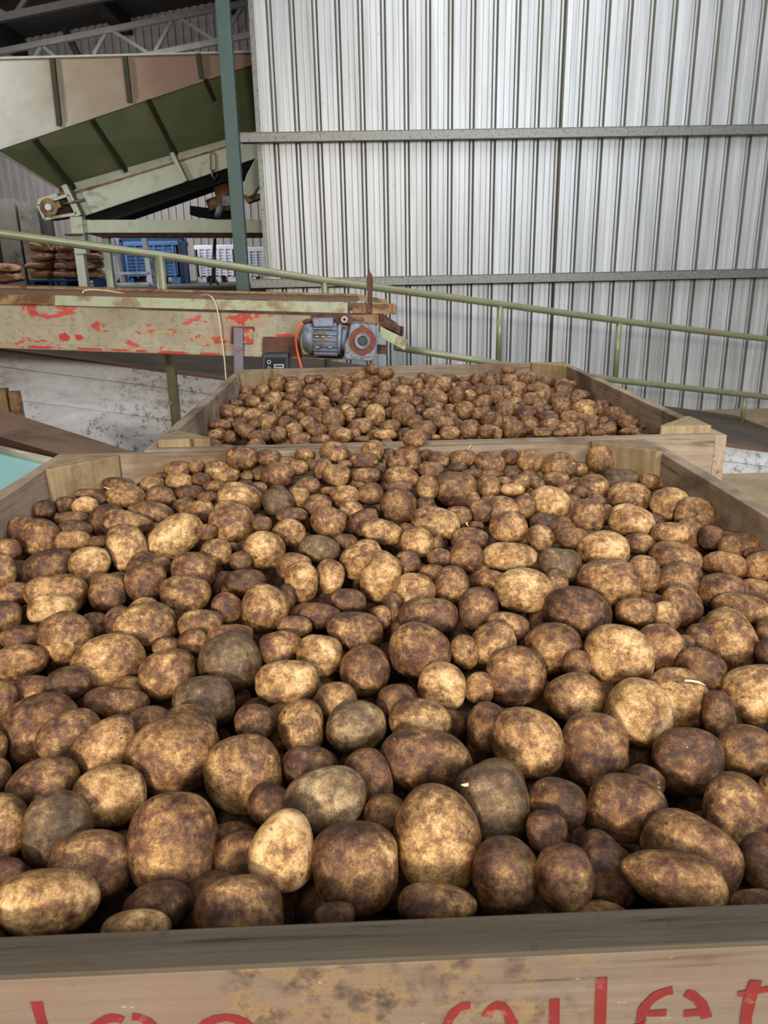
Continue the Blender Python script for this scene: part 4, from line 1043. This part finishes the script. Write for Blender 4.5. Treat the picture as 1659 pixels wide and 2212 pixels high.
1 -3128 25825 8711 635 -769 -21 59 352 327 322 60
1 3688 28858 8934 647 -759 45 -44 365 382 355 45
1 3563 25903 8918 639 -765 47 -48 345 330 320 65
0 -2882 13491 9020 578 -809 -48 88 205 162 173 45
0 1862 17938 9163 616 -785 40 -32 267 212 226 50
1 5025 26206 8827 637 -764 62 -70 366 318 324 50
1 5547 29934 8773 645 -757 59 -68 433 343 366 50
0 -1473 17397 9191 612 -788 -12 42 269 194 217 70
0 4475 17022 8867 601 -789 82 -93 300 171 215 50
0 6802 12257 8711 550 -798 158 -182 225 129 162 50
1 -554 22811 8786 629 -776 5 19 347 250 280 60
1 2777 27933 8985 646 -761 37 -32 421 303 339 55
1 6434 31302 8724 646 -755 64 -76 445 358 379 55
1 914 23735 8847 633 -772 22 -7 375 245 288 40
1 5332 23767 8754 628 -769 70 -82 320 291 290 45
0 3565 16530 8943 601 -792 71 -75 249 187 205 55
1 -3698 24417 8683 630 -772 -29 71 354 266 292 30
1 4269 24618 8798 633 -768 57 -62 360 270 296 45
1 8720 24384 8664 623 -763 103 -132 374 254 293 45
1 -4803 28058 8657 638 -763 -38 86 397 303 329 50
0 3238 15828 8975 597 -795 67 -70 280 150 194 85
0 6557 16776 8811 593 -784 114 -137 234 202 206 50
1 3929 22906 8765 627 -773 57 -61 364 224 272 65
1 6412 23215 8703 624 -769 83 -101 342 242 273 65
1 2493 25225 8927 638 -767 37 -32 413 229 292 70
0 4241 9121 8739 512 -834 140 -141 136 111 120 20
0 -1876 13592 9106 583 -808 -27 61 189 155 162 50
1 -3591 34143 8803 653 -753 -16 55 386 426 385 60
1 5251 29329 8837 645 -758 58 -65 318 389 334 50
0 -6280 17212 8751 592 -787 -86 145 320 139 200 30
1 -1893 31637 8746 650 -758 -5 35 435 321 355 60
1 5652 25683 8778 634 -764 69 -81 359 266 294 40
1 -3135 23551 8686 628 -774 -24 63 371 214 268 40
1 1712 29581 8975 649 -758 26 -15 383 312 329 70
1 -2100 23983 8730 631 -773 -12 45 305 262 269 50
1 8664 32331 8648 644 -752 81 -104 409 351 360 55
1 -1815 22774 8718 627 -777 -10 42 346 208 255 60
1 3264 22930 8804 629 -773 49 -49 308 238 257 50
1 -1094 33526 8734 653 -755 3 24 392 380 367 65
1 3591 32585 8815 652 -755 40 -37 383 371 358 65
1 -4738 25697 8668 632 -768 -38 85 465 192 284 40
0 -1769 18208 9141 616 -785 -16 49 292 157 203 55
0 29 12904 9183 581 -813 13 7 164 148 148 40
0 817 17503 9225 615 -787 24 -10 261 163 196 35
0 4542 16267 8847 595 -792 87 -98 247 154 185 35
0 3641 18210 9127 613 -783 67 -73 226 204 204 15
0 6350 18214 8941 605 -779 103 -125 205 228 206 50
0 5370 18207 8762 604 -783 90 -106 228 205 206 50
1 6470 28618 8747 641 -759 70 -84 381 284 313 40
1 -1369 23887 8760 632 -773 -4 33 348 217 261 50
1 8718 29833 8615 637 -754 92 -120 434 271 326 60
1 2684 22775 8809 629 -774 43 -39 312 223 250 65
0 -3300 15862 8975 595 -796 -46 89 218 158 176 60
0 2217 14686 9083 593 -801 53 -49 149 204 166 30
0 1219 14345 9169 593 -803 35 -24 199 145 162 25
1 -2839 33608 8685 652 -756 -11 46 393 360 357 70
1 2650 23998 8868 634 -770 41 -36 321 234 260 50
0 -2233 15982 9094 601 -795 -27 63 199 169 174 30
1 -154 29843 8892 649 -759 10 12 358 304 313 60
1 8731 27041 8614 631 -759 95 -122 280 330 289 45
0 -3626 15326 8934 590 -799 -54 98 230 134 167 50
1 733 22738 8798 629 -776 20 -4 388 166 241 80
1 6247 25139 8738 631 -765 76 -92 368 215 267 40
1 -3877 27415 8692 638 -765 -26 68 379 237 285 70
1 6620 34174 8724 653 -750 61 -72 451 307 354 45
1 7502 34171 8777 651 -750 67 -83 451 308 354 60
1 8261 30813 8678 642 -754 80 -102 409 279 321 40
1 7006 25200 8707 630 -764 84 -103 339 231 266 65
0 2487 16826 9076 607 -790 52 -49 263 137 180 30
1 7294 23848 8686 624 -766 91 -113 263 263 250 50
1 -3387 30182 8702 645 -760 -18 57 318 332 309 75
0 4876 14558 8809 581 -798 102 -115 149 186 158 35
1 4446 27472 8885 642 -761 54 -58 316 282 284 55
1 6022 23953 8729 628 -768 77 -92 337 205 250 45
1 1032 30942 8911 651 -757 20 -5 326 334 313 60
0 -3317 16751 8982 601 -792 -43 86 250 135 175 50
1 789 27910 8972 646 -762 19 -2 352 252 283 50
1 7617 23275 8675 621 -767 96 -121 343 186 240 55
0 -1377 18226 9315 619 -783 -10 41 247 157 187 50
0 4903 15341 8814 587 -795 98 -111 215 137 163 30
1 -4097 32741 8669 649 -756 -22 62 332 351 324 70
1 -1729 25097 8769 635 -770 -7 38 273 258 252 60
1 3134 33558 8786 654 -754 35 -30 361 341 334 60
1 8720 31672 8671 643 -752 86 -112 344 325 318 50
1 1743 24193 8883 635 -770 31 -21 279 235 243 55
0 -3769 17584 8942 604 -789 -47 92 218 163 179 35
1 -1199 22620 8734 627 -777 -3 31 317 179 226 30
1 -2548 23608 8704 629 -774 -18 54 243 243 231 40
1 -436 26202 8872 640 -767 7 16 253 285 255 70
1 8226 33553 8663 648 -751 74 -93 444 262 324 40
0 -4990 13730 8791 569 -805 -88 139 173 121 138 20
1 -2746 28616 8737 643 -763 -14 50 343 240 273 60
0 2970 17051 9024 607 -789 59 -60 267 117 168 35
1 3978 25392 8874 637 -766 53 -55 302 216 243 50
1 642 34204 8797 656 -753 16 1 428 265 320 60
1 -2036 28267 8779 643 -763 -8 40 289 272 266 40
1 5709 33570 8721 651 -753 55 -62 362 302 314 65
1 7498 28742 8700 639 -758 78 -98 314 261 272 35
1 6843 23474 8685 624 -768 87 -107 216 259 225 50
1 -1625 26597 8799 640 -766 -5 35 304 224 248 50
1 -55 34218 9038 658 -752 10 12 387 285 315 70
0 -5929 16774 8759 590 -789 -83 141 208 135 160 50
0 -2368 17356 9078 608 -789 -26 63 183 161 163 35
1 -4824 32954 8659 648 -756 -29 73 334 294 298 50
1 5670 27719 8781 640 -761 65 -75 285 252 255 50
1 -1437 28979 8816 646 -762 -2 30 341 226 264 70
1 4918 30556 8818 648 -757 53 -58 360 239 279 35
0 762 12842 9181 580 -813 29 -14 147 115 123 20
0 6692 16031 8698 585 -787 121 -145 184 143 154 30
1 -4041 25694 8682 633 -769 -31 74 273 223 234 40
1 1188 34235 9138 658 -751 20 -4 387 265 304 50
1 -4218 30343 8678 644 -760 -25 68 319 254 271 60
0 2244 17409 9108 611 -788 47 -42 239 119 160 30
0 -3994 18248 9074 610 -784 -48 95 180 168 165 50
1 5507 22815 8725 624 -771 75 -88 308 154 207 50
0 4725 15965 8841 593 -792 91 -103 172 142 148 30
1 -4545 24035 8666 627 -772 -39 86 291 174 214 60
1 3437 23758 8835 632 -771 50 -50 290 174 213 50
1 -2482 25374 8735 635 -770 -15 50 245 230 226 40
1 2427 32190 8862 653 -755 31 -22 289 308 284 60
0 1606 18247 9214 618 -784 35 -26 203 147 164 40
1 8295 22891 8664 618 -766 105 -133 367 127 205 40
1 -742 34240 8918 657 -752 7 17 387 245 292 60
0 3911 16351 8923 599 -792 76 -83 165 144 147 35
1 -226 23180 8762 630 -775 9 13 226 197 201 40
1 -324 25688 8868 639 -768 8 15 202 264 219 60
1 1416 27686 8993 646 -762 25 -12 333 183 235 50
1 2071 33282 8811 654 -754 27 -17 358 239 278 50
1 4356 32152 8801 651 -755 46 -48 347 232 269 40
1 8431 26670 8694 632 -759 92 -118 195 293 227 50
0 -684 15319 9209 601 -798 -1 26 182 105 132 40
1 -2640 30334 8731 647 -760 -12 46 309 225 250 40
0 1251 12186 9132 572 -817 41 -29 102 125 120 30
1 -4083 23674 8671 626 -773 -35 79 201 215 197 40
1 -1629 32519 8739 651 -757 -2 31 272 291 267 55
1 -1260 27553 8833 643 -764 -1 29 282 199 225 40
1 -531 28481 8877 646 -762 6 17 291 205 232 50
0 -1176 17636 9194 614 -787 -7 36 153 153 145 40
0 685 18259 9267 619 -783 22 -7 158 158 150 30
1 5213 34246 8761 653 -752 50 -55 308 267 272 35
1 -281 28096 8917 646 -762 8 14 270 203 222 50
1 -4847 34260 8840 653 -753 -26 70 346 224 264 60
1 -4690 28588 8657 640 -763 -32 78 291 188 223 40
1 1489 34249 8716 655 -754 22 -9 348 225 266 40
0 -2278 12561 9037 570 -816 -40 75 120 96 120 50
0 3165 16483 8997 602 -792 64 -66 186 104 132 50
1 -3602 28757 8700 642 -763 -22 62 259 207 220 50
1 2487 26983 8984 644 -763 36 -29 244 195 207 50
1 4021 34259 8829 655 -752 42 -40 369 205 261 40
1 8206 28759 8680 638 -757 84 -107 279 192 220 50
1 4423 24181 8843 632 -768 59 -65 162 236 186 40
1 2421 29333 8979 649 -759 33 -25 300 176 218 50
0 412 17026 9235 612 -789 18 -1 148 127 130 20
1 2050 27464 8997 645 -762 31 -22 265 172 203 40
1 -858 29543 8850 648 -760 4 22 266 195 216 50
1 592 34307 9322 661 -749 16 2 293 232 248 45
0 2052 13211 9085 580 -810 55 -50 152 76 120 30
1 6101 33920 8697 652 -752 57 -66 183 366 246 45
0 -99 15623 9226 604 -796 10 11 156 98 120 50
1 5877 23240 8730 625 -770 78 -93 228 142 171 40
1 -4395 27715 8700 638 -764 -31 75 216 200 197 50
1 -539 31900 8805 652 -757 7 17 229 248 226 30
1 -2191 24977 8743 634 -771 -12 45 196 181 179 40
1 2678 26169 8958 641 -764 38 -33 206 190 188 55
1 3054 26047 8938 640 -765 42 -40 205 189 187 40
0 -4861 18275 8856 604 -785 -61 112 192 101 132 40
0 3448 17075 8971 605 -789 66 -70 182 96 126 30
1 -4846 30066 8667 643 -760 -31 77 331 151 212 40
1 7227 22750 8679 620 -769 94 -117 308 98 165 40
1 4095 22509 8782 626 -773 60 -64 152 193 163 60
0 -2632 17188 9079 607 -790 -30 69 160 106 124 40
1 -2357 26935 8756 639 -766 -12 46 243 162 189 40
1 5991 34289 8951 654 -750 56 -65 308 205 239 50
0 -387 17487 9240 615 -787 5 18 173 97 123 40
1 3019 24625 8888 636 -768 44 -41 180 180 171 35
1 2041 25892 8959 641 -765 32 -24 188 188 178 30
1 6202 26440 8756 635 -762 72 -87 257 145 183 40
1 -3526 25402 8695 633 -769 -26 66 199 169 174 40
1 -2618 34292 8757 655 -753 -8 42 286 204 229 50
1 144 27257 8931 644 -764 13 7 230 164 184 50
1 4179 29244 8896 647 -758 49 -51 247 176 198 60
1 -2187 34297 8939 656 -753 -6 37 253 224 226 50
1 -55 26017 8896 640 -767 11 10 188 173 171 40
0 -2611 16705 9061 604 -792 -31 70 166 83 120 30
0 6857 14851 8653 574 -791 134 -159 134 86 120 30
1 -2847 27320 8732 640 -765 -16 53 230 148 175 40
1 -4672 31270 8667 646 -758 -28 72 261 168 199 30
1 36 22384 8766 627 -777 12 9 246 96 146 40
1 8588 29370 8714 639 -755 86 -110 249 160 190 40
1 7934 24581 8677 626 -764 95 -120 211 135 161 40
1 -4580 33796 8660 650 -755 -24 67 201 241 209 35
1 965 25666 8933 640 -767 21 -6 155 186 161 40
1 -436 33197 8766 653 -756 8 15 198 238 206 40
1 6712 34322 9131 655 -748 61 -73 308 164 214 60
1 1392 22626 8804 629 -776 28 -16 179 124 142 30
1 5985 22637 8707 623 -771 81 -97 223 97 140 50
1 -2043 26132 8767 638 -768 -10 42 189 142 156 40
1 -440 30311 8861 649 -759 7 16 218 163 179 60
1 7154 31902 8692 646 -754 69 -84 231 173 190 40
1 4730 24376 8800 632 -768 62 -70 178 134 147 40
1 7968 23829 8672 623 -765 98 -123 176 132 144 30
1 2795 34329 8930 657 -752 32 -25 205 205 195 40
1 513 29170 8946 648 -760 16 2 210 140 163 30
1 8857 30783 8652 640 -753 89 -116 224 149 173 40
1 6587 26764 8737 636 -762 75 -91 211 114 147 35
1 -3145 31284 8701 648 -759 -15 52 187 168 168 50
1 1391 31493 8895 652 -756 23 -9 170 189 170 40
1 -3001 34349 8967 656 -752 -11 47 286 122 178 30
1 8160 34336 8759 650 -749 72 -90 247 144 179 30
1 -1555 34344 8811 656 -753 -1 30 204 164 174 50
1 5817 27354 8802 639 -761 67 -78 166 133 141 40
1 4650 34346 8761 654 -752 46 -48 247 123 166 30
1 -1843 27587 8792 642 -764 -7 37 166 116 132 40
1 -2871 26548 8727 638 -767 -18 54 160 112 127 50
1 4097 28180 8912 644 -760 49 -51 170 119 135 40
1 2209 22207 8787 627 -776 38 -31 149 82 120 40
1 8896 23619 8660 620 -764 108 -139 116 116 120 30
1 -4076 34373 8910 654 -752 -20 60 204 122 150 30
1 4569 31208 8821 649 -756 49 -52 188 113 138 50
1 -1792 34381 9009 657 -752 -3 32 204 114 145 40
1 -4457 26278 8675 634 -767 -34 79 127 95 120 60
1 1873 34384 8873 656 -753 25 -13 185 103 131 30'''
def ico(sub):
    bm = bmesh.new(); bmesh.ops.create_icosphere(bm, subdivisions=sub, radius=1.0)
    v = np.array([p.co[:] for p in bm.verts]); f = np.array([[q.index for q in t.verts] for t in bm.faces]); bm.free()
    return v / np.linalg.norm(v, axis=1)[:, None], f
ICO = {k: ico(k) for k in (2, 3, 4, 5)}
def tuber(u, s, rng, lump=1.0):
    """unit directions -> lumpy tuber surface (local coordinates, metres)"""
    r = np.ones(len(u))
    for k in range(4):
        w = rng.normal(size=3) * 1.5; r = r + lump * 0.026 * np.sin(u @ w + rng.uniform(0, 6.28))
    for k in range(5):
        w = rng.normal(size=3) * 3.4; r = r + lump * 0.009 * np.sin(u @ w + rng.uniform(0, 6.28))
    sup = rng.uniform(2.05, 2.5)                                       # slightly squarer than an ellipsoid
    r = r / (np.abs(u) ** sup).sum(1) ** (1 / sup) * 0.985
    for k in range(rng.integers(3, 7)):                                # eyes
        c = rng.normal(size=3); c /= np.linalg.norm(c); d = np.arccos(np.clip(u @ c, -1, 1))
        r = r - 0.035 * np.exp(-(d / 0.13) ** 2) + 0.012 * np.exp(-((d - 0.24) / 0.09) ** 2)
    if rng.random() < 0.3 * lump:                                      # a waist or a knob
        c = rng.normal(size=3); c /= np.linalg.norm(c); d = np.arccos(np.clip(u @ c, -1, 1))
        r = r + rng.choice([-0.13, -0.08, 0.10]) * np.exp(-(d / 0.5) ** 2)
    p = u * r[:, None]
    if lump > 0.5:
        a = int(np.argmax(s)); b = (a + rng.integers(1, 3)) % 3
        p[:, b] += rng.uniform(-0.13, 0.13) * (p[:, a] ** 2 - 0.4)     # gentle banana bend
        p[:, b] *= 1 + rng.uniform(-0.12, 0.12) * p[:, a]               # one end blunter
    return p * s
def set_attrs(me, pc, tone, grey):
    a = me.attributes.new('pc', 'FLOAT_VECTOR', 'POINT'); a.data.foreach_set('vector', np.asarray(pc, np.float32).ravel())
    a = me.attributes.new('tone', 'FLOAT', 'POINT'); a.data.foreach_set('value', np.asarray(tone, np.float32))
    a = me.attributes.new('grey', 'FLOAT', 'POINT'); a.data.foreach_set('value', np.asarray(grey, np.float32))
def np_mesh(name, v, f):
    me = bpy.data.meshes.new(name); me.vertices.add(len(v)); me.vertices.foreach_set('co', np.asarray(v, np.float32).ravel())
    me.loops.add(len(f) * 3); me.loops.foreach_set('vertex_index', np.asarray(f, np.int32).ravel())
    me.polygons.add(len(f)); me.polygons.foreach_set('loop_start', np.arange(0, len(f) * 3, 3, dtype=np.int32))
    me.update(calc_edges=True); me.validate(); me.polygons.foreach_set('use_smooth', np.ones(len(me.polygons), bool))
    me.materials.append(M['potato']); return me

rows = [list(map(int, l.split())) for l in POTATOES.split('\n') if l.strip()]
recs = []
for i, r in enumerate(rows):
    p = np.array(r[1:4]) / 1e4; q = Quaternion([k / 999 for k in r[4:8]]).normalized(); s = np.array(r[8:11]) / 1e4
    recs.append(dict(b=r[0], p=p, q=q, s=s, tone=abs(r[11]) / 100, grey=1.0 if r[11] < 0 else 0.0, i=i))
LABELS = potato_labels(recs[:300])
for d in recs[:300]:
    rng = np.random.default_rng(1000 + d['i'])
    sub = 5 if d['i'] < 40 else 4 if d['i'] < 170 else 3
    u, f = ICO[sub]
    v = tuber(u, d['s'], rng)
    me = np_mesh('potato', v, f)
    set_attrs(me, v / 0.034 + rng.uniform(-50, 50, 3), np.full(len(v), d['tone']), np.full(len(v), d['grey']))
    o = bpy.data.objects.new('potato', me); col.objects.link(o)
    o.location = d['p']; o.rotation_mode = 'QUATERNION'; o.rotation_quaternion = d['q']
    tag(o, LABELS[d['i']], 'potato', 'potatoes heaped in the front bin' if d['b'] == 0 else 'potatoes heaped in the rear bin')

# pale roots and sprouts still clinging to a few tubers
def sprout(pts, Y):
    P = [at(x, y, Y) for x, y in pts]
    best = min((d for d in recs[:300]), key=lambda d: (Vector(d['p']) - P[0]).length)
    par = [o for o in col.objects if o.name.startswith('potato') and o.get('label') == LABELS[best['i']]][0]
    o = MB().tube(P, [.0016] * (len(P) - 1) + [.0006], 6).build('sprout', M['sprout'], None)
    o.parent = par; o.matrix_parent_inverse = Matrix.LocRotScale(par.location, par.rotation_quaternion, None).inverted(); o['label'] = 'thin pale root'
def surface_Y(px, py):
    best = None
    for d in recs[:300]:
        c = Rw.transposed() @ (Vector(d['p']) - Vector((0, 0, CAM_H))); x = CX + FPX * c.x / c.z; y = CY + FPX * c.y / c.z
        k = math.hypot(x - px, y - py) / (FPX / c.z * max(d['s']))
        if k < 1.15 and (best is None or d['p'][1] < best): best = d['p'][1]
    return (best or 1.0) - .02
for pts in ([(1478, 1470), (1495, 1471), (1510, 1474), (1524, 1481)], [(1010, 972), (1014, 966), (1018, 960)], [(238, 1057), (230, 1054), (223, 1051)], [(1009, 1128), (1008, 1132), (1013, 1138)], [(1012, 1694), (1004, 1696), (996, 1695)]):
    sprout(pts, surface_Y(*pts[0]))

# the many smaller or buried tubers of both bins
VV = []; FF = []; PC = []; TO = []; GR = []; off = 0
def put(p, q, s, tone, grey, seed, sub=3):
    global off
    rng = np.random.default_rng(seed); u, f = ICO[sub]; v = tuber(u, np.array(s), rng)
    VV.append(v @ np.array(q.to_matrix()).T + p); FF.append(f + off); off += len(v)
    PC.append(v / 0.034 + rng.uniform(-50, 50, 3)); TO.append(np.full(len(v), tone)); GR.append(np.full(len(v), grey))
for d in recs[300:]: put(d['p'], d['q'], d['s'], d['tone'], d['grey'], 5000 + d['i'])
def surfF(x, y): return RIM - .082 + .055 * math.exp(-(x / .42) ** 2) * min(1, max(0, (y - .5) / .7)) + .012 * min(1, max(0, (y - .6) / 1.2)) + .042 * min(1, max(0, (.78 - y) / .3))
def surfB(x, y): return RIM - .075 + .035 * math.exp(-((x - .195) / .4) ** 2 - ((y - 2.8) / .6) ** 2)
class Hash:
    def __init__(s): s.g = {}; s.c = 0.09
    def key(s, p): return (int(p[0] // s.c), int(p[1] // s.c), int(p[2] // s.c))
    def ok(s, p, r, tol):
        k = s.key(p)
        for a in (-1, 0, 1):
            for b in (-1, 0, 1):
                for c in (-1, 0, 1):
                    for (q, R) in s.g.get((k[0] + a, k[1] + b, k[2] + c), ()):
                        dx = p[0] - q[0]; dy = p[1] - q[1]; dz = p[2] - q[2]
                        if dx * dx + dy * dy + dz * dz < ((r + R) * tol) ** 2: return False
        return True
    def add(s, p, r): s.g.setdefault(s.key(p), []).append((tuple(p), r))
fr = random.Random(7)
for B, surf, bi in ((FB, surfF, 0), (BB, surfB, 1)):
    H = Hash()
    for d in recs:
        if d['b'] == bi: H.add(d['p'], float(np.mean(d['s'])))
    n = 0
    for k in range(26000):
        r = fr.uniform(.025, .036)
        x = fr.uniform(B['x0'] + .03 + r, B['x1'] - .03 - r); y = fr.uniform(B['y0'] + .03 + r, B['y1'] - .03 - r)
        inview = abs(x - .02) < .08 + .50 * y * 1.02 + .0 or bi == 1
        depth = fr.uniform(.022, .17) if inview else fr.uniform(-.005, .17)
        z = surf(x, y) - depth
        # keep clear of the corner posts
        cx = min(x - B['x0'], B['x1'] - x); cy = min(y - B['y0'], B['y1'] - y)
        if cx + cy < .16 + .03 + r * 1.42: continue
        if H.ok((x, y, z), r, .90):
            H.add((x, y, z), r); n += 1
            e = fr.uniform(.86, 1.2); q = Quaternion((fr.gauss(0, 1), fr.gauss(0, 1), fr.gauss(0, 1), fr.gauss(0, 1))).normalized()
            put(np.array((x, y, z)), q, (r * e, r / math.sqrt(e), r / math.sqrt(e) * .97), fr.uniform(.25, .6) - min(.3, max(0, depth - .02) * 5), 0.0, 9000 + k, 3 if depth < .07 else 2)  # tone drops with depth, painting shade into the gaps of the heap
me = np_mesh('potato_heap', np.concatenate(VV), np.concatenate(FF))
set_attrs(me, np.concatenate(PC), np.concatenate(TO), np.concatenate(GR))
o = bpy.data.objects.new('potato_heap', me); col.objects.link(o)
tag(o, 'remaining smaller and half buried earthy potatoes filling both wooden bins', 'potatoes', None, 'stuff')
print('fill tubers', len(VV))
# ---------------------------------------------------------------- light
def area(name, loc, target, size, power, color, sy=None, spread=None):
    l = bpy.data.lights.new(name, 'AREA'); l.energy = power; l.color = color; l.size = size
    if sy: l.shape = 'RECTANGLE'; l.size_y = sy
    o = bpy.data.objects.new(name, l); col.objects.link(o); o.location = loc
    o.rotation_euler = (Vector(target) - Vector(loc)).to_track_quat('-Z', 'Y').to_euler(); return o
area('door_light', (-.9, -3.4, 2.45), (.1, 2.0, .9), .32, 205, (1.0, .91, .79))
area('front_fill', (-.3, -2.4, 2.9), (.1, 1.6, .9), 2.2, 95, (1.0, .92, .80))  # added soft frontal fill that lifts the shadows of the key
area('wall_fill', (3.4, -2.2, 3.2), (2.8, 7.2, 1.6), 2.4, 270, (.84, .92, 1.0))  # added cool fill aimed at the ribbed wall
area('overhead_fill', (1.6, 4.2, 5.0), (1.6, 5.2, 0), 3.2, 130, (.92, .96, 1.0))  # added overhead fill; the roof has no opening here
area('overhead_fill', (0.0, .6, 4.2), (0.0, 1.4, 0), 1.6, 6, (1.0, .93, .82))  # weak fill added above the front bin to light the tops
area('far_fill', (-4.5, 14.0, 4.3), (-4.5, 17.0, 0), 3.5, 330, (.95, .97, 1.0))  # added fill that brightens the far wall and upper floor
area('hopper_fill', (-6.5, 6.0, 4.6), (-3.2, 8.8, 2.9), .9, 120, (.96, .97, 1.0))  # added light to brighten the hopper; no fitting hangs there
w = bpy.data.worlds.new('world'); sc.world = w; w.use_nodes = True
w.node_tree.nodes['Background'].inputs[0].default_value = (.80, .86, 1.0, 1); w.node_tree.nodes['Background'].inputs[1].default_value = .115
sc.view_settings.view_transform = 'Standard'; sc.view_settings.look = 'Medium High Contrast'; sc.view_settings.exposure = 0.0
